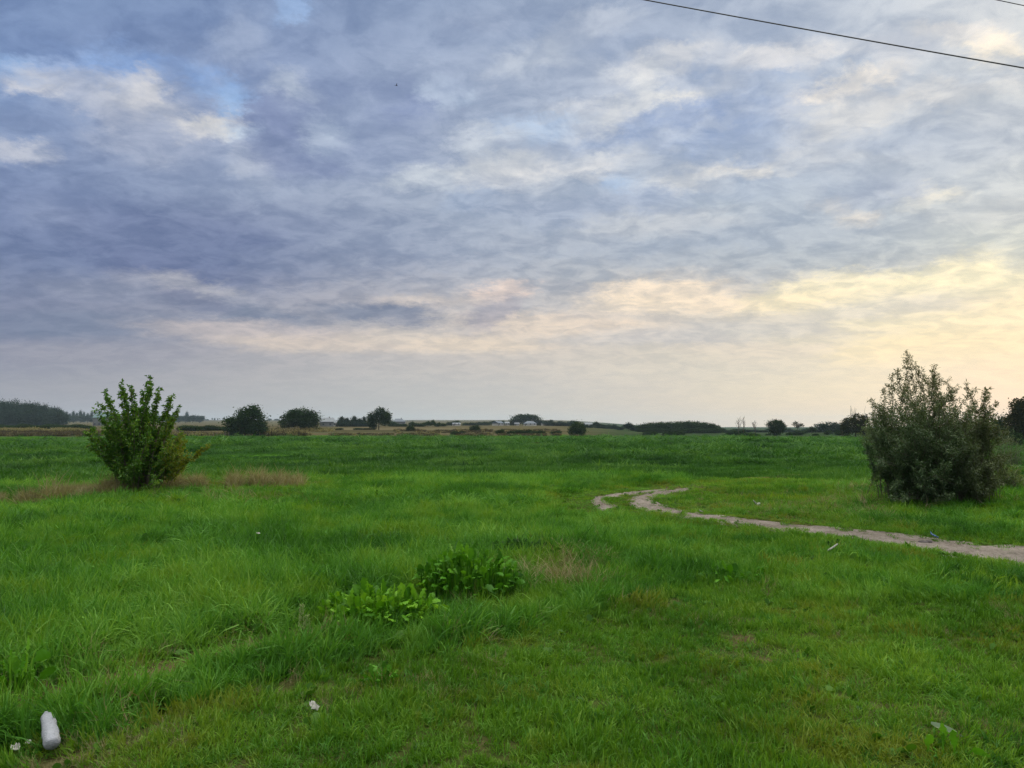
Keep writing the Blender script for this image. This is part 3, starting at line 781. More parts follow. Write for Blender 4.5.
def poly_sample(poly, n):
    P = np.array(poly, float); lo = P.min(0); hi = P.max(0); out = []
    while len(out) < n:
        q = lo + rng.random((n * 2, 2)) * (hi - lo)
        k = inpoly(q[:, 0], q[:, 1], poly); out += list(q[k])
    return np.array(out[:n])
def shrub(name, base, depth, poly, tips, hw, dd, nstem, ntwig, nleaf, lsize, asp, leafmat, label, cat, stem_r, yellow=None, upright=.5, droop=.3, twlen=.35, base_sp=.4, taper_top=None, barkmat=None, tip_k=1.0):
    b0 = gp(*base); scale = depth / F; root = empty(name, (b0[0], b0[1], b0[2]))
    dep = b0[1]
    cx = np.mean([p[0] for p in poly])
    tg = [tuple(p) for p in poly_sample(poly, nstem)]
    if taper_top: tg = [p for p in tg if rng.random() < taper_top(p)]
    # bias targets outward so stems reach the outline
    tg2 = []
    for p in tg:
        off = rng.uniform(-1, 1) * math.sqrt(max(0, 1 - min(1, abs(p[0] - cx) / hw) ** 2)) * dd
        tg2.append((p[0], p[1], off))
    ntip = len(tg2)
    for p in tips: tg2.append((p[0], p[1], rng.uniform(-.35, .35) * dd))
    sm = MB(); LC = []; LD = []; LS = []; LY_ = []
    for ti, (px, py, off) in enumerate(tg2):
        tipk = tip_k if ti >= ntip else 1.0
        tp = at(px, py, dep + off)
        s0 = b0 + np.array([rng.normal() * base_sp * .5 + (px - cx) * scale * .25, off * .25 + rng.normal() * base_sp * .3, -.05])
        v = tp - s0; L = np.linalg.norm(v)
        if L < .25: continue
        # control: leave upward then lean out (or arch)
        c1 = s0 + np.array([v[0] * .25, v[1] * .25, abs(v[2]) * .5 + .1 * L])
        pts = [(1-u)**2 * s0 + 2*u*(1-u) * c1 + u*u * tp + rng.normal(size=3) * .02 * L * u * (1 - u) for u in np.linspace(0, 1, 8)]
        r0 = stem_r * (.5 + .5 * rng.random()) * min(1, L / 2)
        sm.tube(pts, [r0 * (1 - .85 * u) + .002 for u in np.linspace(0, 1, 8)], 5)
        nk = int(ntwig * (2 - tipk))
        for k in range(nk):
            u = .22 + .78 * ((k + rng.random()) / nk) ** .85
            i = min(int(u * 7), 6); f = u * 7 - i; q = pts[i] * (1 - f) + pts[i+1] * f
            dr = pts[i+1] - pts[i]; dr /= np.linalg.norm(dr) + 1e-9
            side = rng.normal(size=3); side -= dr * side.dot(dr); side /= np.linalg.norm(side) + 1e-9
            tw = dr * upright + side * (1 - upright) + np.array([0, 0, .25]); tw /= np.linalg.norm(tw)
            tl = twlen * tipk * (1.15 - .75 * u) * (.5 + rng.random())
            e = q + tw * tl
            if k % 2 == 0: sm.tube([q, q + tw * tl * .5 + (0, 0, .01), e], [.004, .003, .0015], 3)
            m = max(3, int(nleaf * (.6 + .8 * rng.random())))
            us = rng.random(m) ** .8
            c = q[None] + tw[None] * tl * us[:, None] + rng.normal(size=(m, 3)) * .022
            dl = tw[None] * (.55) + rng.normal(size=(m, 3)) * .55 + np.array([0, 0, -droop * .6])
            LC.append(c); LD.append(dl); LS.append(lsize * (.55 + .7 * rng.random(m)))
            if yellow is not None: LY_.append(yellow(c))
    C = np.concatenate(LC); Dn = np.concatenate(LD); S = np.concatenate(LS)
    V, Q = leaf_geo(C, Dn, S, asp, droop)
    at_ = None
    if yellow is not None: at_ = {'yellow': np.repeat(np.concatenate(LY_), 4)}
    V = V - b0[None]
    me = npmesh('crown', V, Q, leafmat, False, at_); obj('crown', me, root)
    sm.v = [tuple(np.array(q) - b0) for q in sm.v]
    sm.build('stems', barkmat or M_bark, root, True)
    tag(root, label, cat)
    print(name, len(C), 'leaves')
    return root

M_maple = foliage_mat('maple_leaf', [(.020, .080, .008), (.064, .165, .014), (.16, .29, .04)], .35, 2.2, attr='yellow', acol=(.17, .19, .012), trans=.38, gloss=.02)
M_willow = foliage_mat('willow_leaf', [(.018, .048, .014), (.046, .092, .028), (.125, .180, .080)], .35, 1.6, attr='yellow', acol=(.12, .115, .045), trans=.3, gloss=.03)
M_pale = foliage_mat('pale_willow_leaf', [(.04, .085, .025), (.075, .13, .045), (.14, .19, .09)], .35, 1.6, trans=.35, gloss=.02)
M_yel = foliage_mat('yellow_green_leaf', [(.05, .10, .015), (.09, .15, .025), (.15, .19, .04)], .35, 1.6, trans=.35, gloss=.05)

def yel_maple(c):
    px, py = project(c[:, 0], c[:, 1], c[:, 2])
    q = sst(158, 182, px + rng.normal(size=len(px)) * 9) * sst(405, 450, py + rng.normal(size=len(px)) * 9)
    return np.clip(q * .8 + (rng.random(len(px)) < .04) * .5, 0, 1)
maple_poly = [(132,488),(116,472),(102,456),(94,440),(97,428),(102,420),(112,414),(122,408),(130,410),(139,406),(147,402),(156,408),(163,414),(172,418),(180,424),(184,434),(190,446),(193,458),(178,470),(160,482),(150,489)]
shrub('young_maple', (143, 494), 20.6, maple_poly,
      [(105,392),(107,396),(121,384),(122,388),(120,392),(131,387),(133,392),(143,391),(150,378),(151,382),(149,388),(160,390),(158,394),(172,396),(171,401),(179,408),(177,412),(96,411),(99,404),(91,430),(90,446),(208,447),(86,432)],
      52, 1.2, 88, 14, 14, .078, .60, M_maple, 'bushy young maple with upright shoots and yellowing lower right leaves', 'tree', .022,
      yellow=yel_maple, tip_k=.42, upright=.55, droop=.5, twlen=.34, base_sp=.22)

def yel_wil(c):
    px, py = project(c[:, 0], c[:, 1], c[:, 2])
    return np.clip((1 - sst(375, 435, py + rng.normal(size=len(px)) * 12)) * .7 + .35 * sst(940, 1000, px) * sst(380, 430, py), 0, .9)
wil_poly = [(896,500),(878,478),(869,455),(870,435),(874,415),(884,402),(893,390),(900,378),(908,368),(918,374),(930,376),(940,382),(955,387),(975,391),(990,397),(1000,414),(1004,440),(1004,462),(1000,480),(985,496),(960,502),(925,503)]
def wt(p): return .42 if p[1] < 408 else (.7 if p[1] < 430 else 1)
shrub('willow_bush', (931, 504), 17.2, wil_poly,
      [(908,354),(907,358),(905,364),(897,370),(893,378),(886,386),(884,392),(872,402),(875,406),(920,370),(935,369),(933,374),(940,378),(948,382),(958,388),(966,386),(975,390),(986,391),(990,398),(995,404),(870,430),(866,445),(1008,432),(1012,440),(1010,455)],
      72, 1.7, 320, 19, 27, .072, .24, M_willow, 'big dark grey green willow bush with wispy upright shoots beside the sandy track', 'bush', .009,
      yellow=yel_wil, tip_k=.6, upright=.62, droop=.25, twlen=.42, base_sp=.9, taper_top=wt)
# lower shrubs around the willow
shrub('yellow_green_bush', (874, 452), 45, [(860,447),(857,432),(862,420),(872,417),(884,419),(892,430),(892,447)], [(858,424),(868,416)], 18, 1.4, 70, 10, 10, .14, .5, M_yel, 'pale yellow green bush showing left of the willow, behind its leaves', 'bush', .02, upright=.4, twlen=.6, base_sp=.8)
shrub('grey_willow_bush', (1008, 470), 30, [(985,466),(990,440),(1000,428),(1012,430),(1022,437),(1030,450),(1034,466)], [(1005,424),(1014,428),(1021,438)], 26, 1.0, 80, 10, 10, .09, .3, M_pale, 'small silvery grey green bush right behind the willow at the frame edge', 'bush', .015, upright=.5, twlen=.4, base_sp=.7)
shrub('low_weedy_bush', (1004, 492), 19, [(982,490),(986,472),(996,462),(1010,464),(1024,470),(1034,478),(1036,490)], [(1001,460),(1016,466)], 28, .6, 60, 9, 9, .06, .45, M_yel, 'low yellow green weedy bush at the right foot of the willow', 'bush', .01, upright=.5, twlen=.25, base_sp=.6)

# ---------------------------------------------------------------- distant trees
def crown_mesh(lobes, nclump, per, leaf, mat, seed, csz=.34, name='crown'):
    """lobes: (cx,cy,cz,rx,ry,rz) in a unit tree (height 1, width about 1)"""
    r = np.random.default_rng(seed); L = np.array(lobes, float)
    vol = (L[:, 3] * L[:, 4] * L[:, 5]) ** (2 / 3); pr = vol / vol.sum()
    k = r.choice(len(L), nclump, p=pr); d = r.normal(size=(nclump, 3)); d /= np.linalg.norm(d, axis=1, keepdims=True)
    rad = (.40 + .6 * r.random(nclump) ** .6)[:, None]
    c = L[k, :3] + d * rad * L[k, 3:6]
    sz = leaf * csz * (2 + 3 * r.random(nclump))
    P = np.repeat(c, per, 0) + r.normal(size=(nclump * per, 3)) * np.repeat(sz, per)[:, None]
    Dn = r.normal(size=P.shape) + np.repeat(d, per, 0) * .6
    V, Q = leaf_geo(P, Dn, leaf * 1.1 * (.6 + .7 * r.random(len(P))), .8, .1, .2, r)
    V[:, 2] = np.maximum(V[:, 2], .0)
    return npmesh(name, V, Q, mat, False)
def trunk_mesh(lobes, tr, top, mat, seed, forks=5, name='trunk', x0=0.):
    r = np.random.default_rng(seed); m = MB()
    m.tube([(x0, 0, -.04), (x0 + r.normal() * .01, 0, top * .5), (x0 + r.normal() * .02, 0, top)], [tr, tr * .8, tr * .55], 7)
    for i in range(forks):
        l = lobes[i % len(lobes)]
        s = np.array([x0, 0, top * (.45 + .5 * r.random())]); e = np.array(l[:3]) + r.normal(size=3) * np.array(l[3:6]) * .35
        mid = s * .5 + e * .5 + (0, 0, .05)
        m.tube([s, mid, e], [tr * .5, tr * .3, tr * .08], 5)
    return npmesh(name, m.v, m.f, mat, True)
D_dark = foliage_mat('dark_tree_leaf', [(.009, .020, .008), (.024, .046, .018), (.058, .088, .036)], .35, .25, trans=.2, gloss=.0)
D_mid = foliage_mat('mid_tree_leaf', [(.012, .030, .011), (.026, .054, .018), (.050, .085, .028)], .35, .25, trans=.2, gloss=.0)
D_warm = foliage_mat('warm_tree_leaf', [(.016, .022, .008), (.034, .038, .014), (.07, .060, .022)], .4, .2, trans=.25, gloss=.0)
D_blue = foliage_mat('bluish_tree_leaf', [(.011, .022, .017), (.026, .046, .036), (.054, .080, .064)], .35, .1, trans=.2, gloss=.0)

round_l = [[(0,0,.55,.30,.30,.32),(-.25,.05,.48,.22,.22,.26),(.24,-.05,.5,.24,.24,.27),(.05,.1,.74,.22,.22,.22)],
           [(-.08,0,.6,.30,.28,.30),(.22,.1,.45,.26,.24,.26),(-.28,-.1,.38,.2,.2,.24),(.1,0,.76,.18,.18,.2)],
           [(0,0,.5,.36,.34,.34),(-.2,0,.7,.2,.2,.2),(.2,0,.68,.22,.22,.22)]]
bush_l = [[(0,0,.4,.34,.34,.42),(-.28,0,.3,.22,.22,.32),(.28,.1,.33,.22,.22,.34)],
          [(-.1,0,.45,.3,.3,.45),(.22,0,.35,.28,.28,.36),(-.34,0,.22,.16,.16,.24)],
          [(0,0,.33,.42,.36,.36),(.15,.1,.5,.24,.24,.4),(-.25,0,.4,.24,.24,.34)]]
tall_l = [[(0,0,.58,.20,.20,.38),(.08,0,.82,.12,.12,.15),(-.12,0,.45,.14,.14,.2)],
          [(0,0,.72,.22,.22,.24),(.1,0,.52,.16,.16,.18),(-.1,.05,.55,.16,.16,.2)]]
flat_l = [[(0,0,.72,.45,.35,.24),(-.3,0,.6,.24,.24,.26),(.32,0,.62,.22,.22,.24),(0,0,.4,.42,.3,.32)]]
PROTO = {}
def proto(kind, v, mat):
    key = (kind, v, mat.name)
    if key not in PROTO:
        lob = {'round': round_l, 'bush': bush_l, 'tall': tall_l, 'flat': flat_l}[kind][v]
        big = {'round': (300, 14, .050), 'bush': (260, 13, .060), 'tall': (170, 12, .052), 'flat': (340, 13, .050)}[kind]
        sd = hash((len(PROTO), 5)) & 4095
        cm = crown_mesh(lob, big[0], big[1], big[2], mat, 900 + len(PROTO))
        tr = {'round': .028, 'bush': .02, 'tall': .02, 'flat': .025}[kind]
        tm = trunk_mesh(lob, tr, {'round': .4, 'bush': .22, 'tall': .6, 'flat': .5}[kind], M_barkd, 950 + len(PROTO))
        PROTO[key] = (cm, tm)
    return PROTO[key]
def tree(name, kind, v, mat, px, d, top, wpx, label, cat, group=None, meshes=None, depthf=1.0):
    g = onT(px, d); by = project(*g)[1]
    H = max(.6, (by - top) * d / F); W = wpx * d / F
    e = empty(name, g, random.uniform(-.5, .5), (W, W * depthf, H))
    cm, tm = meshes or proto(kind, v, mat)
    obj('crown', cm, e); obj('trunk', tm, e)
    tag(e, label, cat, group)
    return e
def custom(name, lobes, nclump, per, leaf, mat, tr, top, px, d, topy, wpx, label, cat='tree', seed=5, forks=6, group=None, bark=None, x0=0.):
    g = onT(px, d); by = project(*g)[1]; H = (by - topy) * d / F; W = wpx * d / F
    e = empty(name, g, 0, (W, W, H))
    obj('crown', crown_mesh(lobes, int(nclump * 1.35), per, leaf * 1.1, mat, seed), e)
    obj('trunk', trunk_mesh(lobes, tr, top, bark or M_barkd, seed + 1, forks, x0=x0), e)
    tag(e, label, cat, group); return e

# left dark wood
wl = 'dark bluish tree in the dense wood at the left edge'
for i, (px, top, wp) in enumerate([(-34,398,28),(-14,400,22),(4,398.5,19),(14,400,17),(22,403,14),(30,400.5,17),(37,403.5,12),(44,404,15),(54,405.5,16),(60,410,11),(-24,403,24),(9,405,22),(-4,404,20),(26,406,20),(48,409,18),(40,408,20)]):
    tree('woodland_tree', 'round', i % 3, D_blue, px, 700 + (i * 37) % 60, top, wp, wl, 'tree', 'trees of the dark wood at the left')
for i, px in enumerate(range(-30, 62, 7)):
    tree('woodland_shrub', 'bush', i % 3, D_blue, px, 680 + (i * 13) % 12, 409 + (i * 5) % 5, 15, 'low dark shrub at the foot of the left wood', 'shrub', 'undergrowth shrubs before the left wood')
# blue row farther back
for i, px in enumerate([63, 66.5, 70, 73.5, 77, 80.5, 84, 88, 92, 96, 101, 187]):
    tree('far_tall_tree', 'tall', i % 2, D_blue, px, 1400, 410.5 + (i * 7 % 5) * .7, 6, 'thin tall tree in the faint blue row beyond the left wood', 'tree', 'far blue row of tall trees')
for i, px in enumerate(range(60, 205, 7)):
    tree('far_hedge_tree', 'round', i % 3, D_blue, px, 1250 + (i * 31) % 60, 415 + (i * 3) % 3, 11, 'low hazy blue tree in the far belt behind the young maple', 'tree', 'hazy blue belt of trees')
# grey-green hedge in front of the wood
for i, px in enumerate(range(-28, 92, 9)):
    tree('field_hedge_bush', 'bush', i % 3, D_mid if i % 3 else D_dark, px, 345 + (i * 17) % 22, 423 + (i * 5) % 3, 15, 'grey green hedge bush between the left wood and the straw strip', 'bush', 'hedge bushes below the left wood')
for i, (px, top, wp, mt) in enumerate([(186,424,16,D_mid),(196,425,16,D_mid),(204,425,15,D_dark),(212,424,15,D_dark),(221,426,14,D_dark),(228,425,12,D_mid)]):
    tree('field_hedge_bush', 'bush', i % 3, mt, px, 300 + (i * 17) % 14, top, wp, 'dark hedge bush between the young maple and the tall field tree', 'bush', 'dark hedge bushes beside the maple')
# tree A
custom('field_tree', [(.1,0,.55,.28,.28,.42),(.2,0,.82,.13,.13,.18),(-.05,0,.66,.2,.2,.26),(.33,0,.4,.17,.2,.38),(-.32,0,.34,.2,.2,.32),(-.15,.1,.3,.3,.25,.3),(.2,0,.25,.28,.25,.25),(-.36,0,.5,.07,.07,.12)], 560, 14, .036, D_mid, .02, .4, 246, 253, 406, 42,
       'tall ragged green tree with a lower left shoulder at the meadow edge', seed=21)
# tree B
custom('field_tree', [(0,0,.55,.34,.34,.36),(-.3,0,.42,.2,.24,.32),(.05,0,.78,.24,.22,.2),(-.12,0,.7,.22,.2,.22),(.34,0,.66,.13,.16,.2),(.2,0,.4,.26,.26,.34),(.42,0,.5,.08,.08,.07)], 620, 14, .034, D_mid, .02, .3, 300, 300, 408.5, 41,
       'broad round dark tree right of the tall ragged field tree', seed=31)
for i, (px, wp, top) in enumerate([(318,9,427),(328,14,427.5),(338,12,428),(358,9,427.5),(368,13,428)]):
    tree('low_hedge_bush', 'bush', i % 3, D_dark, px, 320 + i * 3, top, wp, 'low dark bush in the strip between the round tree and the twin stemmed tree', 'bush', 'low bushes left of the twin stemmed tree')
for i, (px, top, wp) in enumerate([(341.5,416.5,8),(347,417.5,7),(354,416,8),(359.5,418,7),(364,416.5,6)]):
    tree('row_tree', 'round' if i % 2 else 'tall', i % 2, D_blue, px, 470, top, wp * (1 if i % 2 else 1.7), 'small bluish tree in the row left of the twin stemmed tree', 'tree', 'row of small trees left of the twin stemmed tree')
for px in (340, 346, 352, 358, 364, 370): tree('row_shrub', 'bush', px % 3, D_blue, px, 460, 421, 8, 'low bluish shrub under the row of small trees', 'shrub', 'shrubs under the small tree row')
# tree C: two leaning halves with a gap of sky
custom('twin_stemmed_tree', [(-.28,0,.55,.2,.22,.24),(-.3,0,.36,.15,.16,.2),(.08,0,.82,.24,.2,.17),(.25,0,.6,.2,.2,.22),(.38,0,.68,.1,.1,.12),(.2,0,.42,.22,.2,.18),(-.1,0,.68,.12,.12,.14),(-.22,0,.2,.12,.12,.16)], 420, 13, .042, D_dark, .022, .5, 379, 330, 408.5, 24,
       'dark twin stemmed tree with sky showing through its middle', seed=41)
for i, (px, d, top, wp, mt, k) in enumerate([(392,480,420,9,D_mid,'bush'),(398,470,423,8,D_mid,'bush'),(404,470,423.5,8,D_mid,'bush'),(412,455,421.5,8,D_mid,'round'),(418,455,422.5,9,D_mid,'bush'),(423,455,422,7,D_mid,'bush'),(428,450,420.8,7,D_mid,'round'),(433,450,419.8,6,D_mid,'round'),(438,460,422,7,D_mid,'bush'),(443,500,422.5,6,D_mid,'bush'),(450,700,421.5,9,D_dark,'bush'),(456,700,420,11,D_dark,'bush'),(466,690,421.8,8,D_dark,'bush'),(472,690,421.8,8,D_dark,'bush'),(478,690,421.5,8,D_dark,'bush'),(485,720,420.8,11,D_dark,'bush'),(493,730,420.8,11,D_dark,'round'),(501,730,420,11,D_dark,'bush'),(508,730,421,9,D_dark,'bush')]):
    tree('village_tree', k, i % 3, mt, px, d, top, wp, 'small dark tree in the broken row along the top of the tan field', 'tree', 'broken row of trees along the tan field')
tree('round_bush', 'bush', 0, D_dark, 410.5, 300, 423.5, 9, 'lone round dark bush in the tan field right of the long house', 'bush')
tree('round_bush', 'bush', 2, D_dark, 475, 300, 424.5, 11.5, 'lone large round bush on the tan field left of the white house', 'bush')
for i, (px, wp, top) in enumerate([(455,9,430),(462,7,430.5),(500,9.5,428.8),(511,9,430),(519,12,429.3),(528,10,429.5),(535,12,430),(541,9,430),(556,12,430.5)]):
    tree('field_edge_bush', 'bush', i % 3, D_dark, px, 262 + (i * 7) % 10, top, wp, 'low dark brown bush on the near edge of the tan field', 'bush', 'low bushes on the near edge of the tan field')
# big trees I with a hole of sky
custom('spreading_tree', [(-.26,0,.58,.20,.24,.36),(-.08,0,.86,.16,.2,.13),(-.16,0,.66,.1,.15,.2),(.22,0,.8,.2,.22,.18),(.3,0,.45,.24,.24,.4),(-.02,0,.35,.22,.22,.3),(.02,0,.62,.12,.2,.12),(-.42,0,.28,.14,.14,.25),(.08,0,.95,.08,.08,.05)], 430, 13, .040, D_dark, .02, .4, 525, 720, 414.5, 30,
       'large spreading tree with a round gap of sky above the blue roofed house', seed=51)
custom('dark_field_tree', [(0,0,.55,.36,.34,.4),(-.3,0,.3,.2,.2,.3),(.28,0,.34,.22,.22,.34)], 300, 13, .044, D_dark, .02, .3, 577, 253, 421, 17,
       'dark rounded tree standing out at the meadow edge right of the houses', seed=55)
for i, (px, d, top, wp, k) in enumerate([(537,720,417.5,10,'bush'),(543,720,420,10,'bush'),(549,600,419.3,12,'bush'),(555,600,421.5,10,'bush'),(561,600,420.5,10,'bush'),(567,600,421.5,9,'bush'),(572,600,419.5,13,'bush'),(584,470,424,8,'bush'),(590,480,424.5,9,'bush'),(599,490,425.5,10,'bush'),(606,490,426,9,'bush')]):
    tree('village_tree', k, i % 3, D_blue, px, d, top, wp, 'bluish village tree between the spreading tree and the dark rounded tree', 'tree', 'village trees right of the houses')
for i, (px, d, top, wp, k) in enumerate([(596,500,421.5,8,'round'),(602,500,423.5,9,'bush'),(608,500,424,10,'bush'),(614,500,423.5,9,'bush'),(618,480,426,9,'bush'),(620,430,427,8,'bush'),(628,430,422.5,13,'round'),(635,430,425,10,'bush')]):
    tree('far_copse_tree', k, i % 3, D_blue, px, d, top, wp, 'dark tree in the patchy line left of the long flat topped copse', 'tree', 'patchy line of trees left of the copse')
# wood L
for i, (px, top, wp) in enumerate([(644,424,16),(652,422.5,18),(661,422,18),(670,422,18),(679,421.5,18),(688,421,18),(697,421.5,17),(706,422.5,16),(713,424.5,13),(719,428,11),(725,430,8)]):
    tree('copse_tree', 'flat', 0, D_dark, px, 400 + (i * 11) % 25, top, wp, 'flat topped dark tree in the long copse right of centre', 'tree', 'trees of the long flat topped copse')
for i, px in enumerate(range(640, 724, 7)):
    tree('copse_shrub', 'bush', i % 3, D_dark, px, 392 + i % 3, 427.5, 11, 'dark shrub filling the foot of the long copse', 'shrub', 'shrubs under the long copse')
tree('low_bush', 'bush', 0, D_dark, 650, 290, 430.5, 18, 'low dark bush before the left end of the long copse', 'bush')
tree('low_bush', 'bush', 1, D_dark, 668, 288, 431, 14, 'low dark bush before the middle of the long copse, left of its twin', 'bush')
tree('low_bush', 'bush', 2, D_dark, 679, 286, 430.5, 13, 'low dark bush before the middle of the long copse, right of its twin', 'bush')
# right of the copse
for i, (px, d, top, wp) in enumerate([(729,300,431,8),(734,300,429.5,9),(742,310,429.2,7),(745,265,432,12),(753,265,432.5,12),(768,300,433,6)]):
    tree('meadow_edge_bush', 'bush', i % 3, D_mid, px, d, top, wp, 'low green bush near the bare dead trees at the meadow edge', 'bush', 'low bushes below the bare dead trees')
custom('round_crowned_tree', [(0,0,.62,.36,.34,.34),(-.34,0,.72,.12,.12,.16),(.26,0,.55,.24,.24,.28),(0,0,.3,.3,.28,.28),(.1,0,.84,.2,.2,.12)], 460, 14, .038, D_dark, .03, .35, 775.5, 290, 419.5, 20,
       'round crowned dark tree standing alone right of the bare dead trees', seed=61)
custom('sparse_tree', [(-.2,0,.85,.22,.2,.14),(.3,0,.72,.22,.2,.1),(0,0,.6,.15,.15,.12)], 90, 10, .05, D_warm, .02, .75, 797, 420, 422, 11, 'sparse pale tree with thin crown right of the round crowned tree', seed=65)
for i, (px, d, top, wp, k, mt) in enumerate([(790,300,431,9,'bush',D_dark),(798,300,430,10,'bush',D_dark),(804,380,430,8,'bush',D_mid),(811,380,426.5,9,'round',D_dark),(806,600,428,9,'bush',D_blue),(788,600,428,9,'bush',D_blue),(815,290,433,8,'bush',D_mid),(838,300,430,9,'bush',D_mid),(828,320,430,10,'bush',D_dark)]):
    tree('right_field_bush', k, i % 3, mt, px, d, top, wp, 'dark bush along the meadow edge between the round crowned tree and the willow', 'bush', 'bushes along the right meadow edge')
tree('domed_tree', 'flat', 0, D_blue, 829, 400, 422, 27, 'wide domed bluish tree clump left of the tree with bare top twigs', 'tree')
tree('domed_tree', 'round', 1, D_blue, 841, 390, 424, 12, 'narrow bluish tree at the right end of the wide domed clump', 'tree')
for i, px in enumerate(range(735, 880, 9)):
    tree('far_right_tree', 'bush', i % 3, D_blue, px, 430 + (i * 29) % 60, 428.2 + (i % 4) * .5, 15, 'faint blue tree on the far right horizon', 'tree', 'faint tree line on the right horizon')
# tree M with bare twigs
eM = custom('twiggy_topped_tree', [(-.15,0,.45,.28,.26,.32),(.1,0,.62,.22,.2,.22),(.3,0,.7,.12,.14,.12),(-.3,0,.3,.16,.2,.28),(.3,0,.35,.24,.24,.34),(.02,0,.8,.08,.08,.08)], 420, 13, .038, D_warm, .025, .4, 855, 253, 411, 30,
       'dark brownish tree with bare twigs above its crown, left of the willow', seed=71)
m = MB()
for i in range(9):
    x = random.uniform(-.22, .3); m.tube([(x*.6, random.uniform(-.1,.1), .5), (x, 0, .85), (x * 1.25 + random.uniform(-.05,.05), 0, 1.08 + random.random() * .14)], [.008, .005, .002], 4)
m.build('bare_twigs', M_barkd, eM)
# bare dead trees
def dead_tree(px, d, top, label, seed):
    r = random.Random(seed); g = onT(px, d); by = project(*g)[1]; H = (by - top) * d / F
    e = empty('dead_tree', g); m = MB(); m.tube([(0,0,-.2),(.02*H,0,H*.5),(0,0,H)], [.16,.11,.03], 6); m.build('trunk', M_barkp, e, True)
    b = MB()
    for k in range(16):
        z = H * r.uniform(.3, .92); a = r.uniform(0, 6.28); L = H * r.uniform(.16, .40) * (1.2 - z / H)*1.7
        p = np.array([0, 0, z]); q = p + np.array([math.cos(a) * L * .55, math.sin(a) * L * .55, L * .8]); mid = (p + q) / 2 + (math.cos(a) * .1, math.sin(a) * .1, -.05)
        b.tube([p, mid, q], [.055, .04, .015], 4)
        for j in range(3):
            u = r.uniform(.4, 1); s = p * (1-u) + q * u; b.tube([s, s + np.array([r.uniform(-.5,.5), r.uniform(-.5,.5), r.uniform(.3,.9)])], [.025, .01], 3)
    b.build('branches', M_barkp, e)
    tag(e, label, 'dead tree', 'bare dead trees on the horizon')
M_barkp = simple_mat('bleached_bark', (.10, .075, .055), .95, .3, 4)
dead_tree(738, 300, 418.5, 'bare dead tree, left one of the close pair', 1)
dead_tree(743, 305, 417.5, 'bare dead tree, right and taller one of the close pair', 2)
dead_tree(754.5, 310, 420.5, 'bare dead tree standing apart right of the pair', 3)
# right edge
custom('edge_tree', [(0,0,.55,.36,.34,.42),(-.2,0,.35,.26,.26,.34),(.25,0,.6,.26,.26,.34),(-.12,0,.74,.2,.2,.2)], 520, 14, .036, D_warm, .025, .4, 1026, 150, 397, 42,
       'dark tree with reddish brown top at the right frame edge', seed=81)
for i, (px, d, top, wp) in enumerate([(965,170,416,30),(986,165,411,24),(1000,160,413,20),(1010,130,428,26)]):
    tree('edge_bush', 'bush', i % 3, D_dark, px, d, top, wp, 'dark bush behind the willow, left of the edge tree', 'bush', 'dark bushes between willow and edge tree')
# far hill trees left
for i, (px, top, wp) in enumerate([(184,416.5,7),(191,417.5,7),(196,418,5),(201,417.5,6),(207,419,5),(212.5,418,2.6),(215,418,3),(218,418.2,2.6),(224.5,416.8,3.2),(230,419,4),(270,418.5,5),(277,418.8,6),(284,419,5),(332,419,6),(390,419.6,5)]):
    tree('hill_tree', 'round' if wp > 4 else 'tall', i % 2, D_blue, px, 2400, top, wp, 'tiny faint tree on the far left hill line', 'tree', 'tiny trees on the far hill')
for i in range(46):
    px = 180 + i * 5.2 + random.uniform(-2, 2)
    tree('hill_hedge_bush', 'bush', i % 3, D_blue, px, 1900 + (i * 53) % 700, 421.2 + random.uniform(-.9, .6), 9, 'low hazy bush line on the far hill', 'bush', 'hazy bush line on the far hill')
#==END PLANTS==

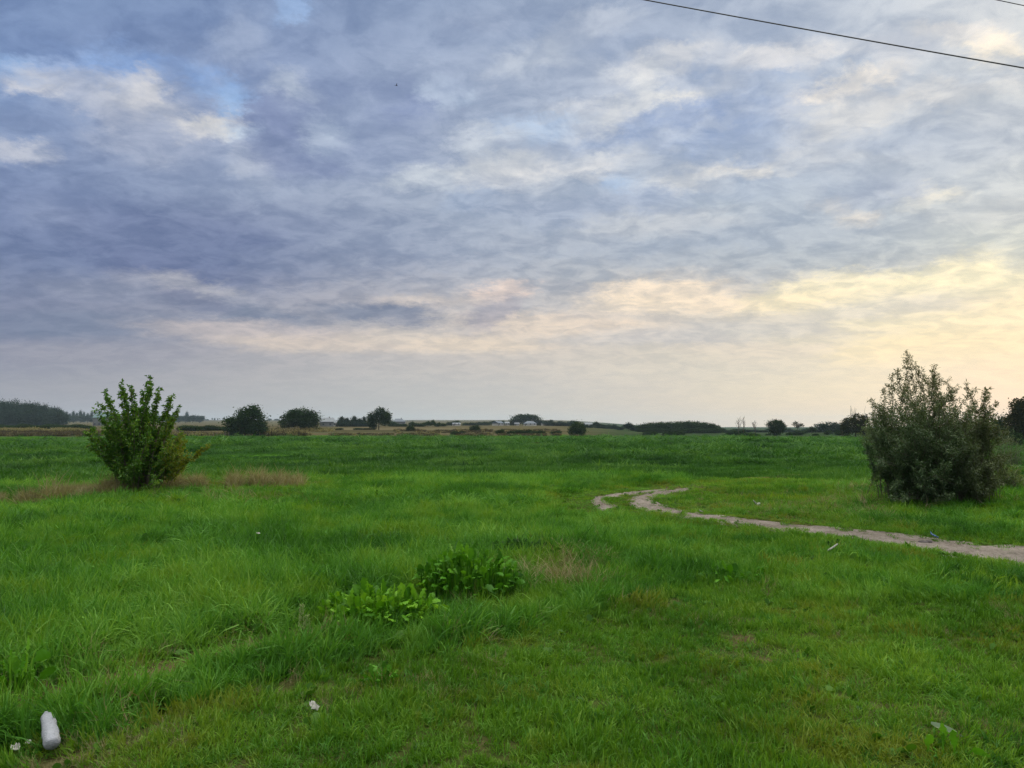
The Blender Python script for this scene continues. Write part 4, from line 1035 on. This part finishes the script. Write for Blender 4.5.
# ---------------------------------------------------------------- houses
M_white = simple_mat('white_render', (.42, .41, .39), .85, .08, .3)
M_grey = simple_mat('grey_render', (.13, .135, .14), .85, .12, .3)
M_roofb = simple_mat('blue_grey_roof', (.08, .10, .13), .6, .15, .5)
M_roofg = simple_mat('pale_grey_roof', (.15, .165, .19), .6, .12, .5)
M_roofd = simple_mat('dark_roof', (.10, .09, .09), .7, .15, .5)
M_teal = simple_mat('teal_sheet_roof', (.025, .085, .09), .5, .12, .5)
M_glass = simple_mat('dark_window', (.03, .035, .045), .2, .1, .5)
def house(px, d, W, Dp, Hw, Hr, wall, roof, label, cat='house', rz=0, chim=True, hip=False, dz=0):
    g = onT(px, d); e = empty('house' if cat == 'house' else 'barn', (g[0], g[1], g[2] - .15 + dz), rz)
    w2, d2 = W / 2, Dp / 2
    b = MB(); b.box(-w2, w2, -d2, d2, 0, Hw)
    if not hip:
        for s in (-1, 1):
            i = len(b.v); b.v += [(s*w2, -d2, Hw), (s*w2, d2, Hw), (s*w2, 0, Hw + Hr)]; b.f.append([i, i+1, i+2])
    b.build('wall', wall, e)
    m = MB(); o = .35; rx = w2 - (Dp * .35 if hip else -o); t = .18
    bt = [(-w2-o,-d2-o,Hw-.05),(w2+o,-d2-o,Hw-.05),(w2+o,d2+o,Hw-.05),(-w2-o,d2+o,Hw-.05)]
    rg = [(-rx,0,Hw+Hr+.1),(rx,0,Hw+Hr+.1)]
    m.v = bt + rg + [(x,y,z+t) for x,y,z in bt]  + [(x,y,z+t) for x,y,z in rg]
    m.f = [[6,7,11,10],[8,9,10,11],[7,8,11],[9,6,10],[0,1,7,6],[1,2,8,7],[2,3,9,8],[3,0,6,9],[0,4,5,1],[2,5,4,3],[1,5,2],[3,4,0]]
    r_ = m.build('roof', roof, e)
    if chim:
        c = MB(); c.box(w2*.3, w2*.3+.6, -.3, .3, Hw+Hr*.4, Hw+Hr+1.0); c.build('chimney', M_roofd, r_)
    nw = max(2, int(W / 3.2))
    for k in range(nw):
        x = -w2 + W * (k + .5) / nw
        q = MB(); q.box(x-.55, x+.55, -d2-.04, -d2+.02, 1.0, 2.2); q.build('window', M_glass, e)
    q = MB(); q.box(-w2+.3, -w2+1.2, -d2-.05, -d2+.02, 0, 2.05); q.build('door', M_roofd, e)
    tag(e, label, cat); return e
house(327, 500, 9, 8, 3.2, 2.6, M_grey, M_roofg, 'grey house with pale roof just right of the broad round tree', rz=.25)
house(334.5, 520, 5, 6, 2.6, 1.6, M_white, M_roofg, 'tiny pale shed like house right of the grey house', rz=-.1, chim=False)
house(399, 640, 11.5, 9, 3.6, 2.4, M_grey, M_roofb, 'long blue grey roofed house right of the twin stemmed tree', rz=.1, hip=True)
house(456.5, 640, 6.5, 5, 1.5, 1.0, M_white, M_roofg, 'small white building half hidden under the dark tree left of the lone large bush', rz=.2, chim=False)
house(498, 690, 8.0, 7, 2.2, 2.0, M_white, M_roofb, 'white gabled house with blue roof right of the lone large bush', rz=.9)
house(507, 700, 4, 5, 2.2, 1.2, M_white, M_roofg, 'narrow white outbuilding close right of the white gabled house', rz=.1, chim=False)
house(517, 690, 4.0, 5, 1.6, 1.0, M_white, M_roofg, 'lowest white building under the spreading tree', rz=0, chim=False)
house(530, 680, 11, 8, 1.9, 2.1, M_white, M_roofb, 'white house with wide pale blue hipped roof under the spreading tree', rz=.1, hip=True)
house(544, 690, 3.5, 5, 2.3, 1.4, M_white, M_roofb, 'white gable end between the village trees right of the spreading tree', rz=1.4, chim=False)
house(588, 600, 6, 5, 2.2, 1.4, M_white, M_roofg, 'pale house roof seen just right of the dark rounded tree', rz=.2, chim=False)
house(105, 640, 14, 12, 7.0, 4.0, M_grey, M_teal, 'teal roofed barn glimpsed behind the left side of the young maple', 'barn', rz=.1, chim=False)

# ---------------------------------------------------------------- fence stubs left of the field tree
M_wood = simple_mat('weathered_wood', (.16, .13, .10), .9, .3, 5)
for i, px in enumerate([214, 217.5, 221.5, 226, 229.5]):
    g = onT(px, 250); e = empty('fence_post', g); q = MB(); q.tube([(0,0,-.3),(0,0,1.1),(.02,0,1.5)], [.11,.10,.07], 6); q.build('post', M_wood, e)
    tag(e, 'weathered stake in the short row left of the tall ragged tree', 'post', 'row of stakes left of the tall ragged tree')

# ---------------------------------------------------------------- broad-leaved plants
def dock(name, px, py, wid, hgt, n, L, mat, label, cat='plant', seed=3):
    r = np.random.default_rng(seed); g = gp(px, py); V = []; Q = []
    for i in range(n):
        a = r.random() * 6.283; rad = wid * .5 * math.sqrt(r.random()) * .75
        o = np.array([rad * math.cos(a) * 1.25, rad * math.sin(a) * .8, 0]); a2 = a + r.normal() * .7
        tl = np.clip(.25 + rad / wid * 1.3 + r.normal() * .38, .05, 1.5); l = L * r.uniform(.4, 1.25); wd = l * r.uniform(.22, .30)
        stalk = hgt * (1 - (rad / (wid * .5)) ** 2 * .8) * r.uniform(.3, 1.0)
        d = np.array([math.cos(a2) * math.sin(tl), math.sin(a2) * math.sin(tl), math.cos(tl)]); s = np.array([-math.sin(a2), math.cos(a2), 0.]); nn = np.cross(s, d)
        tw = r.normal() * .9; s2 = s * math.cos(tw) + nn * math.sin(tw); nn2 = np.cross(s2, d)
        b = len(V); segs = 7
        p0 = o; p1 = o + np.array([0, 0, stalk]) + d * .04
        # stalk
        V += [p0 - s2 * .004, p0, p0 + s2 * .004]
        for k in range(segs + 1):
            u = k / segs; prof = math.sin(math.pi * min(1, u * .93 + .04)) ** .7
            c = p1 + d * l * u + np.array([0, 0, -.55 * l * u * u * math.sin(tl)])
            wv_ = wd * prof * (1 + .12 * math.sin(k * 2.3 + i)); wz = .28 * wv_ + .012 * math.sin(k * 2.9 + i)
            V += [c - s2 * wv_ + nn2 * wz, c, c + s2 * wv_ + nn2 * (wz * .8)]
        for k in range(segs + 1):
            Q += [(b+3*k, b+3*k+1, b+3*k+4, b+3*k+3), (b+3*k+1, b+3*k+2, b+3*k+5, b+3*k+4)]
    e = empty(name, g); me = npmesh('leaves', np.array(V), np.array(Q), mat, True); obj('leaves', me, e)
    st = MB()
    for i in range(5):
        a = r.random() * 6.28; st.tube([(0, 0, -.03), (math.cos(a) * wid * .15, math.sin(a) * wid * .1, hgt * .4), (math.cos(a) * wid * .28, math.sin(a) * wid * .2, hgt * .7)], [.008, .006, .004], 5)
    st.build('stalks', mat, e)
    tag(e, label, cat); return e
M_dock = foliage_mat('dock_leaf', [(.035, .14, .005), (.105, .29, .012), (.20, .42, .03)], .3, 3, trans=.4, gloss=.015)
M_dock2 = foliage_mat('dark_dock_leaf', [(.024, .10, .006), (.066, .22, .010), (.13, .33, .022)], .3, 3, trans=.35, gloss=.015)
M_dock3 = foliage_mat('darkest_dock_leaf', [(.014, .056, .010), (.030, .095, .016), (.065, .15, .03)], .3, 3, trans=.3, gloss=.015)  # darkest leaf green of the dock plants
M_greyleaf = foliage_mat('grey_underside_leaf', [(.045, .085, .04), (.07, .12, .055), (.09, .14, .07)], .3, 8, trans=.25, gloss=.03)
dock('dock_plant', 381, 625, 1.0, .24, 300, .12, M_dock, 'bright yellow green broad leaved clump nearest the trodden lane', seed=11)
dock('dock_plant', 469, 598, 1.0, .42, 380, .11, M_dock2, 'deep green leafy mound up and right of the bright broad leaved clump', seed=12)
dock('dock_plant', 521, 560, .9, .18, 260, .085, M_dock3, 'dark green leafy patch behind the dry straw tuft', seed=13)
dock('broadleaf_plant', 944, 758, .24, .05, 7, .09, M_dock2, 'single broad leaved weed low in the bottom right grass', seed=14)
dock('broadleaf_plant', 836, 549, .35, .05, 26, .06, M_dock3, 'small dark weed patch left of the white stick below the track', seed=15)
dock('broadleaf_plant', 735, 582, .7, .12, 40, .11, M_dock2, 'low leafy weeds in the grass below the narrow part of the track', seed=16)
dock('broadleaf_plant', 12, 700, .42, .26, 40, .12, M_dock2, 'leafy weed clump at the left edge above the bottle', seed=17)
dock('broadleaf_plant', 382, 690, .16, .09, 18, .07, M_dock2, 'small leafy rosette at the edge of the trodden lane', seed=18)
for (px, py, w_, sd_, lb) in [(568,493,.8,22,'dark green weed clump left of the sandy rut bend'),(535,492,.7,23,'dark green weed clump farther left of the rut bend'),(975,524,1.0,25,'low dark weed clump between willow and track at the right')]:
    dock('weed_clump', px, py, w_, .09, 220, .055, M_dock2, lb, seed=sd_)
# the grey leaf lying in the bottom right grass
g = gp(944, 742); e = empty('fallen_leaf', (g[0], g[1], g[2] + .05), .9, (.75, .75, .75)); V = []; Q = []
for k in range(8):
    u = k / 7; wv_ = .055 * math.sin(math.pi * min(.98, u * .9 + .05)) ** .6
    V += [(-wv_, (u - .5) * .16, .018 + .03 * u), (0, (u - .5) * .16, .006 + .03 * u), (wv_, (u - .5) * .16, .02 + .03 * u)]
for k in range(7): Q += [(3*k, 3*k+1, 3*k+4, 3*k+3), (3*k+1, 3*k+2, 3*k+5, 3*k+4)]
obj('leaf_blade', npmesh('leaf_blade', np.array(V), np.array(Q), M_greyleaf, True), e)
q = MB(); q.tube([(0, -.12, 0), (0, -.08, .012)], [.003, .002], 5); q.build('leaf_stalk', M_greyleaf, e)
tag(e, 'broad grey green leaf lying pale side up in the bottom right grass', 'leaf')
# pale seed spike
M_spike = simple_mat('pale_seed_head', (.20, .27, .08), .8, .25, 30)
def spike(px, py, H, label, seed):
    r = random.Random(seed); g = gp(px, py); e = empty('flower_spike', g); q = MB(); q.tube([(0,0,-.02),(.01,0,H*.5),(.0,0,H)], [.004,.003,.002], 5); q.build('stem', G_leaf, e)
    b = MB()
    for k in range(46):
        z = H * r.uniform(.45, 1.02); a = r.uniform(0, 6.28); rr = .016 * (1.25 - z / H) + .006
        c = np.array([math.cos(a) * rr, math.sin(a) * rr, z]); b.tube([c, c + np.array([math.cos(a) * .006, math.sin(a) * .006, .016])], [.006, .003], 4)
    b.build('flowers', M_spike, e)
    tag(e, label, 'wildflower')
spike(301, 652, .34, 'pale green seed spike standing by the gully, taller of two', 1)
spike(307, 650, .25, 'shorter pale seed spike close beside the taller one at the gully', 2)

# dry straw tuft beside the dark plant
g0 = gp(560, 590); pp = []
m = MB(); V = []; Q = []
r = np.random.default_rng(77)
for i in range(620):
    a = r.random() * 6.283; rad = r.random() ** .5 * (.55 + .9 * r.random()); cl_ = int(r.integers(0, 4)); bx, by = rad * (.30, .18, .22, .16)[cl_] * math.cos(a) + (-.08, .30, .12, -.38)[cl_], rad * .22 * math.sin(a) + (.12, -.05, .38, .30)[cl_]
    L = r.uniform(.15, .42); la = r.normal() * .9 + (0.3 if r.random() < .5 else 2.6); bn = r.uniform(.3, 1.3); fa = r.random() * 3.14; b = len(V)
    for s in range(4):
        u = s / 3; xx = L * u * math.sin(bn * (.4 + .7 * u)); zz = L * u * math.cos(bn * (.4 + .7 * u)); ww = .0042 * (1 - u) + .0008
        V += [(bx + math.cos(la) * xx - math.cos(fa) * ww, by + math.sin(la) * xx - math.sin(fa) * ww, zz - .02), (bx + math.cos(la) * xx + math.cos(fa) * ww, by + math.sin(la) * xx + math.sin(fa) * ww, zz - .02)]
    for s in range(3): Q.append((b+2*s, b+2*s+1, b+2*s+3, b+2*s+2))
o = obj('straw_tuft', npmesh('straw_tuft', np.array(V), np.array(Q), G_dry), None, g0)
tag(o, 'flattened dry straw coloured tuft right of the deep green leafy mound', 'dry grass tuft')

# ---------------------------------------------------------------- litter
M_plastic, t, out = mat_base('milky_plastic')
tcn = t.new('ShaderNodeTexCoord'); n1 = t.noise(tcn.outputs['Object'], 22, 4, .6)
p = t.new('ShaderNodeBsdfPrincipled'); t.l.new(t.ramp(n1.outputs[0], [(.3, (.27, .285, .32)), (.7, (.29, .30, .35))]), p.inputs['Base Color'])
p.inputs['Roughness'].default_value = .32
bb = t.new('ShaderNodeBump'); bb.inputs['Strength'].default_value = .9; bb.inputs['Distance'].default_value = .012
mw = t.new('ShaderNodeMapping'); mw.inputs['Scale'].default_value = (1, 1, 2.6); t.l.new(tcn.outputs['Object'], mw.inputs[0])
nb = t.noise(mw.outputs[0], 26, 4, .65, .8); t.l.new(nb.outputs[0], bb.inputs['Height']); t.l.new(bb.outputs[0], p.inputs['Normal'])
t.l.new(p.outputs[0], out.inputs[0])
M_paper = simple_mat('white_paper', (.28, .28, .25), .7, .12, 20)
M_bluep = simple_mat('blue_wrapper', (.10, .18, .38), .4, .2, 20)
def bottle():
    g = gp(52, 760); g2 = gp(42, 735); e = empty('plastic_bottle', (g[0], g[1], g[2] + .075))
    prof = [(.0, .034), (.012, .042), (.03, .044), (.045, .041), (.06, .044), (.075, .041), (.09, .044), (.11, .0445), (.14, .043), (.155, .040), (.17, .043), (.19, .043), (.205, .041), (.225, .038), (.250, .036), (.270, .029), (.282, .018), (.290, .015)]
    n = 20; V = []; Q = []
    for i, (z, rr) in enumerate(prof):
        for k in range(n):
            a = 2 * math.pi * k / n; dent = 1 - .16 * max(0, math.cos(a - 1.2)) * math.exp(-((z - .14) / .05) ** 2) + (random.random() - .5) * .09 - .22 * max(0, math.cos(a * 2 + 2.4)) * math.exp(-((z - .07) / .03) ** 2) - .25 * max(0, math.cos(a + .9)) * math.exp(-((z - .20) / .035) ** 2)
            V.append((math.cos(a) * rr * dent, math.sin(a) * rr * dent, z))
    for i in range(len(prof) - 1):
        for k in range(n): Q.append([i*n+k, i*n+(k+1)%n, (i+1)*n+(k+1)%n, (i+1)*n+k])
    Q.append(list(range(n))[::-1]); e2 = (len(prof)-1)*n; Q.append([e2+k for k in range(n)])
    obj('bottle_body', npmesh('bottle_body', V, Q, M_plastic, True), e)
    c = MB(); c.tube([(0,0,.283),(0,0,.286),(0,0,.298),(0,0,.300)], [.014,.016,.016,.012], 14); c.build('bottle_cap', M_plastic, e, True)
    # base up the slope, neck toward the viewer and a little right
    e.rotation_euler = Vector((g2[0] - g[0], g2[1] - g[1], g2[2] - g[2] + .12)).to_track_quat('Z', 'Y').to_euler()
    e.scale = (.90, .84, .90)
    e.location = (g[0], g[1], g[2] + .075)
    tag(e, 'crumpled milky plastic bottle lying in the grass at bottom left', 'bottle')
bottle()
def scrap(px, py, sx, sy, mat, label, lift=.05, seed=1, name='paper_scrap', cat='litter'):
    r = np.random.default_rng(seed); g = gp(px, py); n = 7; V = []; Q = []
    for i in range(n):
        for j in range(n):
            u, v = i / (n-1) - .5, j / (n-1) - .5
            V.append((u * sx * (1 - .5 * abs(v)) + r.normal() * sx * .05, v * sy + r.normal() * sy * .04, r.normal() * .12 * min(sx, sy) + .5 * (u * u + v * v) * min(sx, sy) + v * sy * .5))
    for i in range(n-1):
        for j in range(n-1): Q.append((i*n+j, i*n+j+1, (i+1)*n+j+1, (i+1)*n+j))
    o = obj(name, npmesh(name, np.array(V), np.array(Q), mat), None, (g[0], g[1], g[2] + lift)); o.rotation_euler = (0, 0, r.random() * 1.5)
    sm = o.modifiers.new('thick', 'SOLIDIFY'); sm.thickness = .002
    tag(o, label, cat); return o
scrap(15, 760, .045, .035, M_paper, 'crumpled white paper scrap in the bottom left corner, larger of two', .06, 1)
scrap(28, 754, .026, .02, M_paper, 'smaller white paper scrap between the corner scrap and the bottle', .06, 2)
scrap(314, 719, .045, .06, M_paper, 'white crumpled scrap on the trodden lane below the gully', .07, 3)
scrap(757, 507.5, .14, .13, M_paper, 'white bag scrap on the short grass above the track', .08, 4)
scrap(701, 514, .07, .06, M_paper, 'small pale scrap beside the narrow part of the track', .05, 8)
scrap(934.5, 540, .09, .10, M_bluep, 'blue and white wrapper on the far edge of the sandy track', .06, 5, 'wrapper')
scrap(258, 551, .07, .03, M_paper, 'faint white scrap in the left meadow grass', .24, 6)
q = MB(); q.tube([(-.10, -.09, 0), (0, 0, .02), (.10, .09, .05)], [.010, .013, .009], 7)
o = q.build('white_stick', M_paper); g = gp(833, 557); o.location = (g[0], g[1], g[2] + .10); tag(o, 'short whitish stick lying in the grass below the track', 'stick')
M_stone = simple_mat('dark_stone', (.07, .06, .06), .9, .3, 12, bump=.5)
def stone(px, py, s, label, seed):
    r = np.random.default_rng(seed); g = gp(px, py); V = []; Q = []; nu, nv = 9, 6
    for j in range(nv + 1):
        for i in range(nu):
            a = 2 * math.pi * i / nu; b = math.pi * (j / nv) * .96 + .06; k = 1 + r.normal() * .10
            V.append((s * 1.4 * math.cos(a) * math.sin(b) * k, s * math.sin(a) * math.sin(b) * k, s * .6 * math.cos(b) * k))
    for j in range(nv):
        for i in range(nu): Q.append([j*nu+i, j*nu+(i+1)%nu, (j+1)*nu+(i+1)%nu, (j+1)*nu+i][::-1])
    Q.append(list(range(nu))); Q.append([nv*nu+i for i in range(nu)][::-1])
    o = obj('stone', npmesh('stone', V, Q, M_stone, True), None, (g[0], g[1], g[2] + s * .25)); tag(o, label, 'stone')
stone(923, 543.5, .055, 'dark flat stone on the track left of the blue wrapper, nearer the grass', 4)
stone(929, 542.5, .040, 'small dark stone between the flat stone and the blue wrapper', 5)

# ---------------------------------------------------------------- overhead cables and a bird
M_cable = simple_mat('black_cable', (.03, .03, .035), .6, .1, 2)
def cable(pa, pb, rad, label, ext=3.2):
    a, b = at(*pa), at(*pb); d = b - a; L = np.linalg.norm(d)
    pts = []
    for u in np.linspace(-ext, 1 + ext, 80):
        sag = -.010 * L * (u * (1 - u)) * -1
        pts.append(a + d * u + np.array([0, 0, -.006 * L * (u * (1 - u)) ]))
    m = MB(); m.tube(pts, rad, 8); o = m.build('overhead_cable', M_cable, None, True)
    tag(o, label, 'cable', 'overhead cables'); return o
cable((640, -1, 17), (1024, 68, 14.0), .013, 'long dark overhead cable crossing the upper right sky')
cable((988, -2, 17.5), (1026, 6, 17.1), .010, 'short visible bit of overhead cable in the top right corner', 14)
M_bird = simple_mat('dark_feathers', (.03, .03, .035), .8, .2, 20)
p = at(396.5, 85.5, 42)
e = empty('bird', p, .4, (.45, .45, .45)); b = MB(); b.tube([(-.16,0,0),(-.1,0,.0),(-.02,0,.0),(.08,0,.0),(.13,0,.01),(.17,0,.01)], [.012,.03,.045,.035,.022,.004], 8)
body = b.build('body', M_bird, e, True)
for s in (-1, 1):
    V = [(-.05,0,.02),(.05,0,.02),(.04,s*.14,.09),(-.05,s*.15,.08),(.0,s*.30,.16),(-.05,s*.30,.15)]
    wm = npmesh('wing', V, [[0,1,2,3],[3,2,4,5]], M_bird); wo = obj('wing', wm, e); q = wo.modifiers.new('thick', 'SOLIDIFY'); q.thickness = .008
q = MB(); q.v = [(-.15,-.02,0),(-.15,.02,0),(-.26,.05,0),(-.26,-.05,0),(-.15,-.02,.008),(-.15,.02,.008),(-.26,.05,.006),(-.26,-.05,.006)]; q.f = [[0,1,2,3],[7,6,5,4],[0,4,5,1],[1,5,6,2],[2,6,7,3],[3,7,4,0]]; q.build('tail', M_bird, e)
tag(e, 'tiny dark bird flying high in the grey clouds', 'bird')

# ---------------------------------------------------------------- haze
hb = MB(); hb.box(-5100, 5100, -5100, 5100, -4, 75)
m, t, out = mat_base('haze_air')
pv = t.new('ShaderNodeVolumePrincipled'); pv.inputs['Color'].default_value = (.60, .80, 1, 1); pv.inputs['Density'].default_value = .000085; pv.inputs['Anisotropy'].default_value = .2
t.l.new(pv.outputs[0], out.inputs['Volume'])
hz = hb.build('haze', m); tag(hz, 'thin evening haze over the fields', 'haze', kind='stuff')

# ---------------------------------------------------------------- render settings
sc.view_settings.view_transform = 'Standard'; sc.view_settings.look = 'None'
sc.view_settings.exposure = 0.0; sc.view_settings.gamma = 1
sc.view_settings.use_curve_mapping = False
sc.render.engine = 'CYCLES'
c = sc.cycles
c.max_bounces = 5; c.diffuse_bounces = 3; c.glossy_bounces = 2; c.transmission_bounces = 4; c.volume_bounces = 1; c.transparent_max_bounces = 4
c.caustics_reflective = False; c.caustics_refractive = False
c.use_denoising = True; c.denoising_prefilter = 'NONE'; c.use_adaptive_sampling = True; c.adaptive_threshold = .010
